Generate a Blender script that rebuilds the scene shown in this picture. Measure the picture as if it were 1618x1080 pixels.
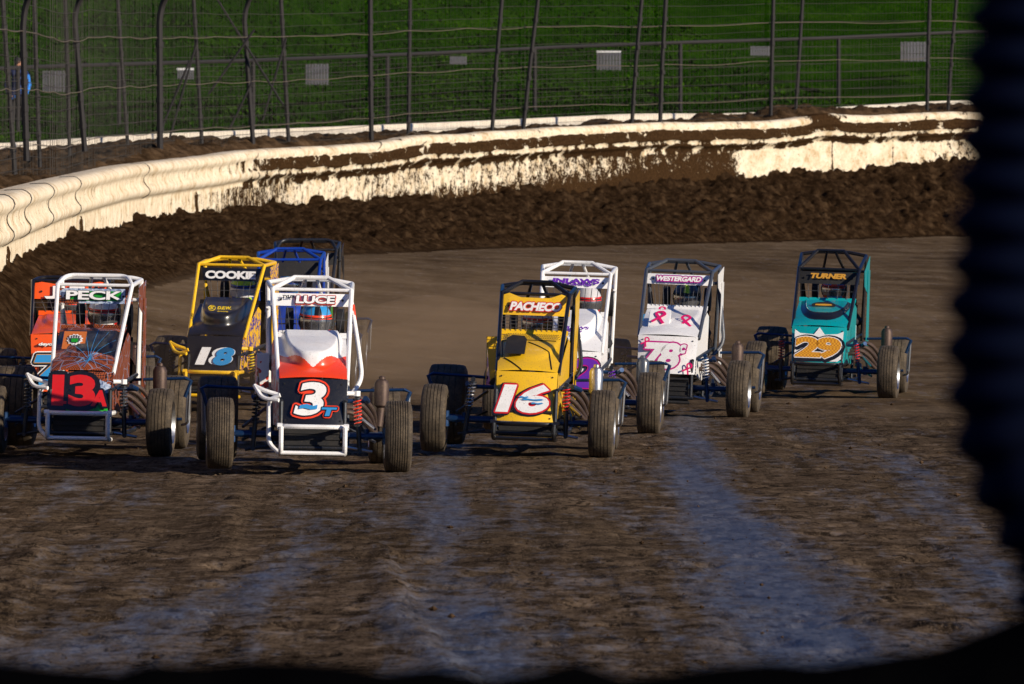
import bpy, math, random
import numpy as np
from mathutils import Vector, Matrix
random.seed(7); RNG = np.random.RandomState(11)
PI = math.pi
scene = bpy.context.scene
col = scene.collection
for o in list(bpy.data.objects): bpy.data.objects.remove(o)

# ------------------------------------------------------------------ camera, world, sun, exposure
FPX, CH, HY, CX = 11000.0, 2.3, 284.0, 809.0      # focal length (px of the photo), camera height, horizon row, centre column
cam_d = bpy.data.cameras.new('camera'); cam = bpy.data.objects.new('camera', cam_d); col.objects.link(cam)
cam.location = (0, 0, CH); cam.rotation_euler = (PI/2, 0, 0)
cam_d.sensor_width = 36; cam_d.lens = 36*FPX/1618; cam_d.shift_y = -(540-HY)/1618
cam_d.clip_start = 0.5; cam_d.clip_end = 3000
cam_d.dof.use_dof = True; cam_d.dof.focus_distance = 61; cam_d.dof.aperture_fstop = 11.0
scene.camera = cam
SUN_EL, SUN_AZ = math.radians(19), math.radians(-33)   # azimuth measured from +X
sdir = Vector((math.cos(SUN_EL)*math.cos(SUN_AZ), math.cos(SUN_EL)*math.sin(SUN_AZ), math.sin(SUN_EL)))
world = bpy.data.worlds.new('World'); scene.world = world; world.use_nodes = True
wn = world.node_tree.nodes; wl = world.node_tree.links; wn.clear()
wo = wn.new('ShaderNodeOutputWorld'); wb = wn.new('ShaderNodeBackground'); sk = wn.new('ShaderNodeTexSky')
sk.sky_type = 'NISHITA'; sk.sun_disc = False; sk.sun_elevation = SUN_EL
sk.sun_rotation = math.atan2(sdir.x, sdir.y); sk.air_density = 1.0; sk.dust_density = 0.2; sk.ozone_density = 6.0
wb.inputs['Strength'].default_value = 0.052
wh = wn.new('ShaderNodeMix'); wh.data_type = 'RGBA'; wh.blend_type = 'MULTIPLY'; wh.inputs[0].default_value = 1.0; wh.inputs[7].default_value = (.45, .85, 1.40, 1)
wl.new(sk.outputs[0], wh.inputs[6]); wl.new(wh.outputs[2], wb.inputs[0]); wl.new(wb.outputs[0], wo.inputs[0])
sd = bpy.data.lights.new('sun', 'SUN'); sd.energy = 5.0; sd.angle = math.radians(0.5); sd.color = (1.0, 0.87, 0.68)
sun = bpy.data.objects.new('sun', sd); col.objects.link(sun); sun.rotation_euler = sdir.to_track_quat('Z', 'Y').to_euler()
sun.location = (20, -20, 30)
scene.view_settings.view_transform = 'Standard'; scene.view_settings.look = 'None'
scene.view_settings.exposure = 0.24; scene.view_settings.gamma = 1.0

# ------------------------------------------------------------------ materials
M = {}
def nt(name):
    m = bpy.data.materials.new(name); m.use_nodes = True
    n = m.node_tree.nodes; return m, n, m.node_tree.links, n['Principled BSDF']
def noise(n, l, scale, detail=4, rough=.6, coord='Object', dims=None, vec=None):
    t = n.new('ShaderNodeTexNoise'); t.inputs['Scale'].default_value = scale
    t.inputs['Detail'].default_value = detail; t.inputs['Roughness'].default_value = rough
    if vec is None:
        c = n.new('ShaderNodeTexCoord'); vec = c.outputs[coord]
        if dims:
            mp = n.new('ShaderNodeMapping'); mp.inputs['Scale'].default_value = dims; l.new(vec, mp.inputs[0]); vec = mp.outputs[0]
    l.new(vec, t.inputs['Vector']); return t
def ramp(n, l, src, stops):
    r = n.new('ShaderNodeValToRGB'); e = r.color_ramp.elements
    while len(e) < len(stops): e.new(.5)
    for k, (p, c) in enumerate(stops):
        e[k].position = p; e[k].color = (c, c, c, 1) if not isinstance(c, tuple) else (*c, 1)
    l.new(src, r.inputs[0]); return r
def mixc(n, l, fac, a, b):
    x = n.new('ShaderNodeMix'); x.data_type = 'RGBA'
    if isinstance(fac, float): x.inputs[0].default_value = fac
    else: l.new(fac, x.inputs[0])
    for i, v in ((6, a), (7, b)):
        if isinstance(v, tuple): x.inputs[i].default_value = (*v, 1)
        else: l.new(v, x.inputs[i])
    return x.outputs[2]
def bump(n, l, p, src, strength, dist):
    b = n.new('ShaderNodeBump'); b.inputs['Strength'].default_value = strength; b.inputs['Distance'].default_value = dist
    l.new(src, b.inputs['Height']); l.new(b.outputs[0], p.inputs['Normal']); return b
DUST = (.16, .115, .075)
def paint(name, c, rough=.3, metal=0., dirt=.22, coat=.3, spec=.5):
    """painted or plated surface with road dust and fine scuffs"""
    if name in M: return M[name]
    m, n, l, p = nt(name)
    a = noise(n, l, 9, 6, .7); r = ramp(n, l, a.outputs[0], [(.5, 0.), (.78, 1.)])
    b = noise(n, l, 90, 3, .6); r2 = ramp(n, l, b.outputs[0], [(.60, 0.), (.66, 2.)])
    mx = n.new('ShaderNodeMath'); mx.operation = 'MAXIMUM'; l.new(r.outputs[0], mx.inputs[0]); l.new(r2.outputs[0], mx.inputs[1])
    mu = n.new('ShaderNodeMath'); mu.operation = 'MULTIPLY'; l.new(mx.outputs[0], mu.inputs[0]); mu.inputs[1].default_value = dirt
    l.new(mixc(n, l, mu.outputs[0], c, DUST), p.inputs['Base Color'])
    mr = n.new('ShaderNodeMapRange'); l.new(mu.outputs[0], mr.inputs[0]); mr.inputs[3].default_value = rough; mr.inputs[4].default_value = .85
    l.new(mr.outputs[0], p.inputs['Roughness'])
    p.inputs['Metallic'].default_value = metal; p.inputs['Coat Weight'].default_value = coat; p.inputs['Coat Roughness'].default_value = .12
    p.inputs['Specular IOR Level'].default_value = spec
    bump(n, l, p, noise(n, l, 14, 2).outputs[0], .12, .01)
    M[name] = m; return m
white = paint('white_paint', (.84, .84, .85)); black = paint('black_paint', (.008, .008, .01), dirt=.06)
matt_black = paint('matt_black', (.006, .006, .008), rough=.7, dirt=.10, coat=0)
yellow = paint('yellow_paint', (.85, .50, .012)); ochre = paint('lemon_paint', (.85, .60, .01))
orange = paint('orange_paint', (.90, .10, .008), dirt=.2); red = paint('red_paint', (.62, .012, .012), dirt=.15)
redor = paint('signal_red_paint', (.85, .055, .01), dirt=.15)
teal = paint('teal_paint', (.0, .34, .37), dirt=.15, coat=.6); blue = paint('blue_paint', (.006, .045, .34), dirt=.12)
sky_blue = paint('light_blue_paint', (.03, .27, .62), dirt=.12); green = paint('green_paint', (.01, .30, .02), dirt=.12)
purple = paint('purple_paint', (.13, .02, .38), dirt=.1); magenta = paint('magenta_paint', (.50, .01, .22), dirt=.1)
pink = paint('pink_ribbon_paint', (.72, .01, .15), dirt=.05); gold = paint('gold_foil', (.62, .30, .03), rough=.35, dirt=.1)
grey = paint('grey_paint', (.16, .17, .19), dirt=.25); bluegrey = paint('slate_paint', (.05, .06, .08), dirt=.25)
steel = paint('bare_steel', (.42, .43, .46), rough=.35, metal=.9, dirt=.35, coat=0)
alu = paint('polished_rim', (.42, .43, .45), rough=.35, metal=1., dirt=.6, coat=0)
bluesteel = paint('blue_anodised', (.008, .04, .12), rough=.4, metal=.6, dirt=.15, coat=0)
darksteel = paint('dark_steel', (.03, .035, .045), rough=.4, metal=.6, dirt=.25, coat=0)
rust = paint('burnt_exhaust', (.07, .045, .038), rough=.55, metal=.55, dirt=.5, coat=0)
wire_m = paint('screen_wire', (.12, .12, .13), rough=.4, metal=.6, dirt=.2, coat=0)
visor_m = paint('dark_visor', (.28, .28, .30), metal=.8, rough=.18, dirt=.08, coat=1.)
skin_m = paint('skin', (.45, .22, .14), rough=.55, dirt=.05, coat=0)
suit_m = paint('black_suit', (.012, .012, .016), rough=.85, dirt=.1, coat=0)
navy = paint('navy_cloth', (.015, .035, .13), rough=.85, dirt=.05, coat=0); jacket = paint('bright_blue_cloth', (.01, .22, .80), rough=.8, dirt=.02, coat=0)
silver = paint('silver_shell', (.55, .55, .58), rough=.2, dirt=.1); copper = paint('bright_copper', (.55, .15, .03), rough=.4, dirt=.2); lime = paint('lime_shell', (.45, .75, .02), rough=.25, dirt=.1)
def tyre_mat():
    m, n, l, p = nt('dusty_rubber')
    a = noise(n, l, 7, 5, .7); b = noise(n, l, 60, 3, .6)
    f = mixc(n, l, .35, a.outputs[0], b.outputs[0])
    r = ramp(n, l, f, [(.34, (.020, .014, .009)), (.5, (.058, .042, .026)), (.64, (.12, .088, .054))])
    l.new(r.outputs[0], p.inputs['Base Color']); p.inputs['Roughness'].default_value = .8
    bump(n, l, p, b.outputs[0], .3, .004); return m
rubber = tyre_mat()
def weave_mat():        # copper and black woven vinyl wrap with thin pale scratches of the print
    m, n, l, p = nt('copper_weave_wrap')
    c = n.new('ShaderNodeTexCoord'); mp = n.new('ShaderNodeMapping'); mp.inputs['Rotation'].default_value = (0, .8, 0); l.new(c.outputs['Object'], mp.inputs[0])
    ch = n.new('ShaderNodeTexChecker'); ch.inputs['Scale'].default_value = 70; l.new(mp.outputs[0], ch.inputs[0])
    ch.inputs[1].default_value = (.33, .075, .02, 1); ch.inputs[2].default_value = (.045, .012, .006, 1)
    vo = n.new('ShaderNodeTexVoronoi'); vo.feature = 'DISTANCE_TO_EDGE'; vo.inputs['Scale'].default_value = 7; l.new(c.outputs['Object'], vo.inputs[0])
    r = ramp(n, l, vo.outputs[0], [(.006, 1.), (.02, 0.)])
    l.new(mixc(n, l, r.outputs[0], ch.outputs[0], (.22, .28, .42)), p.inputs['Base Color']); p.inputs['Roughness'].default_value = .35
    return m
weave = weave_mat()
def marble_mat():
    m, n, l, p = nt('cracked_stone_print'); a = noise(n, l, 30, 5, .8)
    r = ramp(n, l, a.outputs[0], [(.38, (.02, .05, .16)), (.46, (.25, .33, .5)), (.6, (.55, .62, .75))])
    l.new(r.outputs[0], p.inputs['Base Color']); p.inputs['Roughness'].default_value = .4; return m
marble = marble_mat()
def swirl_mat(name, a_, b_, c_, sc):
    m, n, l, p = nt(name); a = noise(n, l, sc, 2, .5)
    r = ramp(n, l, a.outputs[0], [(.40, a_), (.50, b_), (.60, c_)])
    r.color_ramp.interpolation = 'CONSTANT'
    l.new(r.outputs[0], p.inputs['Base Color']); p.inputs['Roughness'].default_value = .35; return m
swirl_rw = swirl_mat('red_white_swirl_wrap', (.75, .75, .78), (.6, .05, .03), (.75, .72, .72), 9)
swirl_yb = swirl_mat('yellow_purple_swirl_wrap', (.75, .42, .01), (.06, .04, .25), (.75, .42, .01), 14)
swirl_pw = swirl_mat('pink_white_swirl_wrap', (.78, .78, .8), (.7, .25, .35), (.78, .78, .8), 11)
gold_check = None
def goldcheck_mat():
    m, n, l, p = nt('gold_check_print'); c = n.new('ShaderNodeTexCoord')
    ch = n.new('ShaderNodeTexChecker'); ch.inputs['Scale'].default_value = 55; l.new(c.outputs['Object'], ch.inputs[0])
    ch.inputs[1].default_value = (.75, .36, .02, 1); ch.inputs[2].default_value = (.50, .19, .01, 1)
    l.new(ch.outputs[0], p.inputs['Base Color']); p.inputs['Roughness'].default_value = .4; return m
gold_check = goldcheck_mat()

def dirt_mat(name, c0, c1, c2, sc=3.0, rough=.95, bstr=.6, bd=.03):
    m, n, l, p = nt(name)
    a = noise(n, l, sc, 8, .68); r = ramp(n, l, a.outputs[0], [(.3, c0), (.5, c1), (.72, c2)])
    l.new(r.outputs[0], p.inputs['Base Color']); p.inputs['Roughness'].default_value = rough
    p.inputs['Specular IOR Level'].default_value = 0.
    b = noise(n, l, sc*7, 6, .7); bump(n, l, p, b.outputs[0], bstr, bd); return m
berm_m = dirt_mat('clotted_clay', (.007, .004, .002), (.030, .017, .009), (.085, .052, .028), 4.5, bstr=.8, bd=.06)
bank_m = dirt_mat('loose_dirt', (.022, .013, .007), (.062, .038, .021), (.13, .082, .048), 2.5, bstr=.7, bd=.05)
def track_mat():
    m, n, l, p = nt('packed_clay_track')
    at = n.new('ShaderNodeAttribute'); at.attribute_name = 'gloss'
    big = noise(n, l, .35, 5, .6, dims=(1, .35, 1)); mid = noise(n, l, 3.2, 8, .75, dims=(1, .6, 1)); fine = noise(n, l, 22, 6, .75, dims=(1, .35, 1))
    marks = noise(n, l, 5.5, 9, .80, dims=(1, .40, 1)); tiny = noise(n, l, 90, 3, .7, dims=(1, .25, 1))
    c1 = ramp(n, l, mid.outputs[0], [(.36, (.026, .019, .014)), (.46, (.074, .057, .042)), (.55, (.122, .096, .072)), (.68, (.23, .185, .14))])
    c2 = ramp(n, l, big.outputs[0], [(.35, (.70, .62, .52)), (.65, (1.25, 1.12, 1.0))])
    mm = n.new('ShaderNodeMix'); mm.data_type = 'RGBA'; mm.blend_type = 'MULTIPLY'; mm.inputs[0].default_value = 1.
    l.new(c1.outputs[0], mm.inputs[6]); l.new(c2.outputs[0], mm.inputs[7])
    gm = n.new('ShaderNodeMath'); gm.operation = 'MULTIPLY_ADD'; l.new(mid.outputs[0], gm.inputs[0]); gm.inputs[1].default_value = 1.5
    gs = n.new('ShaderNodeMath'); gs.operation = 'SUBTRACT'; l.new(at.outputs['Fac'], gs.inputs[0]); gs.inputs[1].default_value = .72
    l.new(gs.outputs[0], gm.inputs[2])
    st_ = noise(n, l, 9, 6, .75, dims=(1, .22, 1)); gq = n.new('ShaderNodeMath'); gq.operation = 'MULTIPLY_ADD'; l.new(st_.outputs[0], gq.inputs[0]); gq.inputs[1].default_value = 1.8; l.new(gm.outputs[0], gq.inputs[2])
    gh = n.new('ShaderNodeMath'); gh.operation = 'MULTIPLY'; l.new(gq.outputs[0], gh.inputs[0]); gh.inputs[1].default_value = .5
    gf = ramp(n, l, gh.outputs[0], [(.55, 0.), (.90, 1.)])
    lc = ramp(n, l, st_.outputs[0], [(.36, (.022, .025, .033)), (.50, (.068, .070, .078)), (.66, (.14, .138, .138))]); cc = mixc(n, l, gf.outputs[0], mm.outputs[2], lc.outputs[0])  # grey polished clay, reflected sky blue tinted into the darker tones
    mk = ramp(n, l, marks.outputs[0], [(.425, 1.), (.47, 0.)]); cc = mixc(n, l, mk.outputs[0], cc, (.010, .008, .007))  # dark marks: shading of small pits painted into the colour
    pits = ramp(n, l, fine.outputs[0], [(.40, .85), (.47, 0.)]); cc = mixc(n, l, pits.outputs[0], cc, (.014, .010, .008))  # painted shade: hollows of the fine noise go near black
    peb = ramp(n, l, tiny.outputs[0], [(.58, 0.), (.65, .7)])
    ln = noise(n, l, 7, 5, .8, dims=(1, .03, 1)); lr = ramp(n, l, ln.outputs[0], [(.38, .45), (.47, 1.), (.62, 1.15)]); m3 = n.new('ShaderNodeMix'); m3.data_type = 'RGBA'; m3.blend_type = 'MULTIPLY'; m3.inputs[0].default_value = .8; l.new(cc, m3.inputs[6]); l.new(lr.outputs[0], m3.inputs[7])
    cc = mixc(n, l, peb.outputs[0], m3.outputs[2], (.20, .145, .10))
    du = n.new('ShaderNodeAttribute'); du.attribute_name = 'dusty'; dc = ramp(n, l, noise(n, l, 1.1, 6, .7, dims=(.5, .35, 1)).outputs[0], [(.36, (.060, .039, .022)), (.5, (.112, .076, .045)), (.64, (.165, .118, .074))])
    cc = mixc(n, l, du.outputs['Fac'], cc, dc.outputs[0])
    l.new(cc, p.inputs['Base Color'])
    rr = ramp(n, l, gf.outputs[0], [(0., .95), (1., .50)]); l.new(rr.outputs[0], p.inputs['Roughness'])
    sp_ = ramp(n, l, gf.outputs[0], [(0., .0), (1., .65)]); l.new(sp_.outputs[0], p.inputs['Specular IOR Level'])
    hs = mixc(n, l, .5, marks.outputs[0], fine.outputs[0]); bump(n, l, p, hs, .8, .010); return m
track_m = track_mat()
def wall_mat():
    m, n, l, p = nt('cream_wall_with_mud')
    at = n.new('ShaderNodeAttribute'); at.attribute_name = 'mud'
    a0 = noise(n, l, 20, 8, .72); a1 = noise(n, l, 4.5, 6, .7); a = n.new('ShaderNodeMath'); a.operation = 'MULTIPLY_ADD'; l.new(a1.outputs[0], a.inputs[0]); a.inputs[1].default_value = .7; ah = n.new('ShaderNodeMath'); ah.operation = 'MULTIPLY_ADD'; l.new(a0.outputs[0], ah.inputs[0]); ah.inputs[1].default_value = .7; ah.inputs[2].default_value = -.2; l.new(ah.outputs[0], a.inputs[2]); st = noise(n, l, 2.6, 7, .75, dims=(1, 1, 1))
    sp = n.new('ShaderNodeMath'); sp.operation = 'ADD'; l.new(a.outputs[0], sp.inputs[0]); l.new(at.outputs['Fac'], sp.inputs[1])
    mk = ramp(n, l, sp.outputs[0], [(.955, 0.), (.985, 1.)])
    base = ramp(n, l, st.outputs[0], [(.36, (.46, .34, .20)), (.46, (.66, .55, .40)), (.60, (.76, .68, .54))])
    fn = noise(n, l, 22, 5, .7); mudc = ramp(n, l, fn.outputs[0], [(.3, (.016, .008, .004)), (.7, (.060, .033, .015))])
    speck = ramp(n, l, noise(n, l, 11, 6, .8).outputs[0], [(.56, 0.), (.64, .85)])
    b2 = mixc(n, l, speck.outputs[0], base.outputs[0], (.30, .20, .11))
    l.new(mixc(n, l, mk.outputs[0], b2, mudc.outputs[0]), p.inputs['Base Color'])
    p.inputs['Roughness'].default_value = .8; p.inputs['Specular IOR Level'].default_value = .0
    hh = mixc(n, l, .3, mk.outputs[0], fn.outputs[0]); bump(n, l, p, hh, .7, .03); return m
wall_m = wall_mat()
def grass_mats():
    m, n, l, p = nt('grass_ground'); a = noise(n, l, .5, 6, .65, dims=(1, 1, 2)); b = noise(n, l, 9, 5, .7)
    f = mixc(n, l, .5, a.outputs[0], b.outputs[0])
    r = ramp(n, l, f, [(.34, (.003, .015, .0006)), (.5, (.010, .038, .0013)), (.68, (.032, .080, .004))])
    l.new(r.outputs[0], p.inputs['Base Color']); p.inputs['Roughness'].default_value = .95; p.inputs['Specular IOR Level'].default_value = 0.
    bump(n, l, p, b.outputs[0], .9, .12)
    m2, n, l, p = nt('grass_blades'); a = noise(n, l, .8, 7, .75, dims=(.5, .5, 2))
    r = ramp(n, l, a.outputs[0], [(.38, (.004, .018, .0006)), (.5, (.011, .040, .0014)), (.64, (.036, .085, .004))])
    l.new(r.outputs[0], p.inputs['Base Color']); p.inputs['Roughness'].default_value = .9; p.inputs['Specular IOR Level'].default_value = 0.
    return m, m2
grass_g, grass_b = grass_mats()
post_m = paint('fence_steel', (.022, .020, .022), rough=.7, metal=.1, dirt=.04, coat=0, spec=.3)
mesh_m = paint('fence_wire', (.045, .042, .04), rough=.8, metal=0., dirt=.12, coat=0, spec=.1)
cable_m = paint('fence_cable', (.10, .08, .06), rough=.6, dirt=.3, coat=0)
curb_m = dirt_mat('pale_concrete', (.50, .44, .36), (.62, .56, .47), (.70, .64, .55), 3, rough=.9, bstr=.1)
sign_m = paint('grey_slatted_sign', (.12, .12, .14), rough=.6, dirt=.3, coat=0)
pipe_m = paint('black_plastic_sky_tint', (.002, .0035, .012), rough=.75, dirt=.01, coat=0, spec=.02)  # black plastic with the blue of the sky light put into its colour
blackbank_m = dirt_mat('shaded_soil_black', (.001, .001, .001), (.0016, .0016, .002), (.003, .003, .003), 4, rough=1.)  # soil coloured near black, its shade painted in

# ------------------------------------------------------------------ mesh helpers
def tag(o, label=None, cat=None, group=None, kind=None):
    if label: o['label'] = label
    if cat: o['category'] = cat
    if group: o['group'] = group
    if kind: o['kind'] = kind
    return o
def empty(name, loc=(0, 0, 0), rz=0.):
    o = bpy.data.objects.new(name, None); o.empty_display_size = .2; col.objects.link(o)
    o.location = loc; o.rotation_euler = (0, 0, rz); return o
class MB:
    def __init__(s): s.v = []; s.f = []; s.m = []
    def add(s, vs, fs, mi=0):
        b = len(s.v); s.v += [tuple(v) for v in vs]
        for f in fs: s.f.append(tuple(i+b for i in f)); s.m.append(mi)
        return s
    def box(s, c, d, mi=0, R=None):
        c = Vector(c); h = [x/2 for x in d]
        vs = [Vector((sx*h[0], sy*h[1], sz*h[2])) for sz in (-1, 1) for sy in (-1, 1) for sx in (-1, 1)]
        if R is not None: vs = [R @ v for v in vs]
        return s.add([v+c for v in vs], [(0, 2, 3, 1), (4, 5, 7, 6), (0, 1, 5, 4), (2, 6, 7, 3), (0, 4, 6, 2), (1, 3, 7, 5)], mi)
    def tube(s, pts, r, n=8, mi=0, cap=True):
        P = [Vector(p) for p in pts]; rs = r if isinstance(r, (list, tuple)) else [r]*len(P)
        T = []
        for i in range(len(P)):
            a = P[max(i-1, 0)]; b = P[min(i+1, len(P)-1)]
            t = (b-a); T.append(t.normalized() if t.length > 1e-9 else Vector((0, 0, 1)))
        up = Vector((0, 0, 1)) if abs(T[0].z) < .9 else Vector((1, 0, 0))
        vs = []
        u = (up - T[0]*up.dot(T[0])).normalized()
        for i, p in enumerate(P):
            u = (u - T[i]*u.dot(T[i])).normalized(); w = T[i].cross(u)
            for k in range(n):
                a = 2*PI*k/n; vs.append(p + (u*math.cos(a)+w*math.sin(a))*rs[i])
        fs = []
        for i in range(len(P)-1):
            for k in range(n): fs.append((i*n+k, i*n+(k+1) % n, (i+1)*n+(k+1) % n, (i+1)*n+k))
        if cap: fs.append(tuple(range(n))[::-1]); fs.append(tuple((len(P)-1)*n+k for k in range(n)))
        return s.add(vs, fs, mi)
    def lathe(s, prof, c, ax='x', n=32, mi=0, close=True):
        """prof: (axial, radius) list turned about the axis"""
        vs = []; c = Vector(c)
        for (a, r) in prof:
            for k in range(n):
                t = 2*PI*k/n; x, y = r*math.cos(t), r*math.sin(t)
                vs.append(c + (Vector((a, x, y)) if ax == 'x' else Vector((x, y, a))))
        fs = []; m_ = []
        for i in range(len(prof)-1):
            for k in range(n): fs.append((i*n+k, i*n+(k+1) % n, (i+1)*n+(k+1) % n, (i+1)*n+k))
        if close:
            fs.append(tuple(range(n))); fs.append(tuple((len(prof)-1)*n+k for k in range(n))[::-1])
        return s.add(vs, fs, mi)
    def grid(s, fn, nu, nv, mfn=None, mi=0):
        b = len(s.v)
        for j in range(nv+1):
            for i in range(nu+1): s.v.append(tuple(fn(i/nu, j/nv)))
        for j in range(nv):
            for i in range(nu):
                a = b+j*(nu+1)+i; s.f.append((a, a+1, a+nu+2, a+nu+1))
                s.m.append(mfn((i+.5)/nu, (j+.5)/nv) if mfn else mi)
        return s
    def prism(s, poly, O, U, V, th, mi=0):
        """flat polygon in plane (U,V) at O, given a thickness along the normal"""
        O, U, V = Vector(O), Vector(U), Vector(V); N = U.cross(V).normalized()
        n = len(poly); vs = [O+U*x+V*y for x, y in poly]+[O+U*x+V*y-N*th for x, y in poly]
        fs = [tuple(range(n)), tuple(range(n, 2*n))[::-1]]+[(i, i+n, (i+1) % n+n, (i+1) % n) for i in range(n)]
        return s.add(vs, fs, mi)
    def build(s, name, mats, parent=None, smooth=True, ang=.6):
        me = bpy.data.meshes.new(name); me.from_pydata(s.v, [], s.f)
        if not isinstance(mats, (list, tuple)): mats = [mats]
        for m_ in mats: me.materials.append(m_)
        me.polygons.foreach_set('material_index', s.m)
        me.update()
        if smooth:
            me.polygons.foreach_set('use_smooth', [True]*len(me.polygons)); me.set_sharp_from_angle(angle=ang)
        o = bpy.data.objects.new(name, me); col.objects.link(o); o.parent = parent; return o
def bend(pts, k=5):
    """rounded path through corner points (quadratic fillets)"""
    P = [Vector(p) for p in pts]; out = [P[0]]
    for i in range(1, len(P)-1):
        a, b, c = P[i-1], P[i], P[i+1]; r = min((a-b).length, (c-b).length)*.42
        s_ = b+(a-b).normalized()*r; e = b+(c-b).normalized()*r
        for j in range(k+1):
            t = j/k; out.append(s_*(1-t)**2+b*2*t*(1-t)+e*t*t)
    out.append(P[-1]); return out
_tc = {}
def text_mesh(t, off=0.):
    key = (t, off)
    if key not in _tc:
        cu = bpy.data.curves.new('t', 'FONT'); cu.body = t; cu.size = 1; cu.offset = off; cu.resolution_u = 4; cu.space_character = .86 if t.isdigit() else .95
        ob = bpy.data.objects.new('t', cu); col.objects.link(ob)
        dg = bpy.context.evaluated_depsgraph_get(); me = bpy.data.meshes.new_from_object(ob.evaluated_get(dg))
        _tc[key] = ([tuple(v.co) for v in me.vertices], [tuple(p.vertices) for p in me.polygons])
        bpy.data.objects.remove(ob); bpy.data.curves.remove(cu); bpy.data.meshes.remove(me)
    return _tc[key]
def lettering(mb, t, O, U, V, w, h, layers, shear=0., lift0=.004):
    """text in the plane (U,V) centred at O. layers: (material index, outline offset), bottom first"""
    O, U, V = Vector(O), Vector(U).normalized(), Vector(V).normalized(); N = U.cross(V).normalized()
    base = text_mesh(t, 0.)[0]; xs = [v[0] for v in base]; ys = [v[1] for v in base]
    x0, x1, y0, y1 = min(xs), max(xs), min(ys), max(ys); sx, sy = w/(x1-x0), h/(y1-y0)
    bold = min(min(q[1] for q in layers)+.018, .055)
    for k, (mi, off, *sh) in enumerate(layers):
        vs, fs = text_mesh(t, bold); dx, dy = sh if sh else (0, 0); rad = 0 if k == len(layers)-1 else (off-min(q[1] for q in layers))*h*1.45
        ring = [(0, 0)] if rad <= 1e-5 else [(rad*math.cos(2*PI*j/12), rad*math.sin(2*PI*j/12)) for j in range(12)]
        for j, (ox, oy) in enumerate(ring):
            out = []
            for x, y, _ in vs:
                py = (y-(y0+y1)/2)*sy; px = (x-(x0+x1)/2)*sx+py*shear
                out.append(O+U*(px+dx+ox)+V*(py+dy+oy)+N*(lift0+.0035*k+.00015*j))
            mb.add(out, fs, mi)
def img(x, y, Y):
    """world point that the photo shows at pixel x, y if it stands Y metres away"""
    return Vector(((x-CX)*Y/FPX, Y, CH+(HY-y)*Y/FPX))

# ------------------------------------------------------------------ numpy noise and sheets
def vnoise(x, y, seed=0):
    xi = np.floor(x).astype(np.int64); yi = np.floor(y).astype(np.int64); fx = x-xi; fy = y-yi
    fx = fx*fx*(3-2*fx); fy = fy*fy*(3-2*fy)
    def h(a, b):
        n_ = (a*374761393+b*668265263+seed*1274126177) & 0x7fffffff
        n_ = ((n_ ^ (n_ >> 13))*1274126177) & 0x7fffffff
        n_ = (n_ ^ (n_ >> 16)) & 0xffff
        return n_/65535.0
    return (h(xi, yi)*(1-fx)+h(xi+1, yi)*fx)*(1-fy)+(h(xi, yi+1)*(1-fx)+h(xi+1, yi+1)*fx)*fy
def fbm(x, y, oct=4, seed=0, gain=.55):
    s = 0; a = 1; t = 0
    for k in range(oct): s = s+a*vnoise(x*2**k+k*17.3, y*2**k-k*9.1, seed+k); t += a; a *= gain
    return s/t
def sstep(a, b, x): t = np.clip((x-a)/(b-a), 0, 1); return t*t*(3-2*t)
def sheet(name, X, Y, Z, mat, attrs=None, parent=None, smooth=True):
    """2-D arrays of coordinates -> one quad sheet"""
    r, c = X.shape; co = np.stack([X, Y, Z], -1).reshape(-1, 3).astype(np.float32)
    i = np.arange((r-1)*(c-1)); a = (i//(c-1))*c+i % (c-1)
    q = np.stack([a, a+1, a+c+1, a+c], -1).astype(np.int32)
    me = bpy.data.meshes.new(name); me.vertices.add(len(co)); me.vertices.foreach_set('co', co.ravel())
    me.loops.add(q.size); me.loops.foreach_set('vertex_index', q.ravel())
    me.polygons.add(len(q)); me.polygons.foreach_set('loop_start', np.arange(0, q.size, 4, dtype=np.int32))
    me.update(calc_edges=True); me.validate()
    if smooth: me.polygons.foreach_set('use_smooth', np.ones(len(q), dtype=bool))
    for k, v in (attrs or {}).items():
        at = me.attributes.new(k, 'FLOAT', 'POINT'); at.data.foreach_set('value', v.ravel().astype(np.float32))
    me.materials.append(mat); o = bpy.data.objects.new(name, me); col.objects.link(o); o.parent = parent; return o
def poly_soup(name, V, k, mat, parent=None):
    """V: (n*k,3) -> n separate k-gons"""
    nf = len(V)//k; me = bpy.data.meshes.new(name); me.vertices.add(len(V)); me.vertices.foreach_set('co', V.astype(np.float32).ravel())
    me.loops.add(len(V)); me.loops.foreach_set('vertex_index', np.arange(len(V), dtype=np.int32))
    me.polygons.add(nf); me.polygons.foreach_set('loop_start', np.arange(0, len(V), k, dtype=np.int32))
    me.update(calc_edges=True); me.materials.append(mat); o = bpy.data.objects.new(name, me); col.objects.link(o); o.parent = parent; return o

# ------------------------------------------------------------------ the wall line in plan
ctl = [(-5.2, -25), (-5.3, 10), (-5.5, 40), (-5.75, 62), (-6.03, 82), (-6.64, 103), (-6.53, 118), (-6.0, 129), (-5.09, 137), (-3.99, 142), (-2.78, 146.5),
       (-1.49, 150), (-.13, 153), (2.76, 159), (5.81, 163.5), (8.97, 167), (12.2, 169.8), (18, 173.5), (28, 177), (42, 178.5), (60, 176)]
def catmull(P, per=60):
    P = np.array(P, float); P = np.vstack([2*P[0]-P[1], P, 2*P[-1]-P[-2]]); out = []
    for i in range(1, len(P)-2):
        t = np.linspace(0, 1, per, endpoint=False)[:, None]; a, b, c, d = P[i-1:i+3]
        out.append(.5*(2*b+(c-a)*t+(2*a-5*b+4*c-d)*t**2+(-a+3*b-3*c+d)*t**3))
    out.append(P[-2][None]); return np.vstack(out)
WP = catmull(ctl); seg = np.hypot(*np.diff(WP, axis=0).T); WS = np.concatenate([[0], np.cumsum(seg)])
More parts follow.
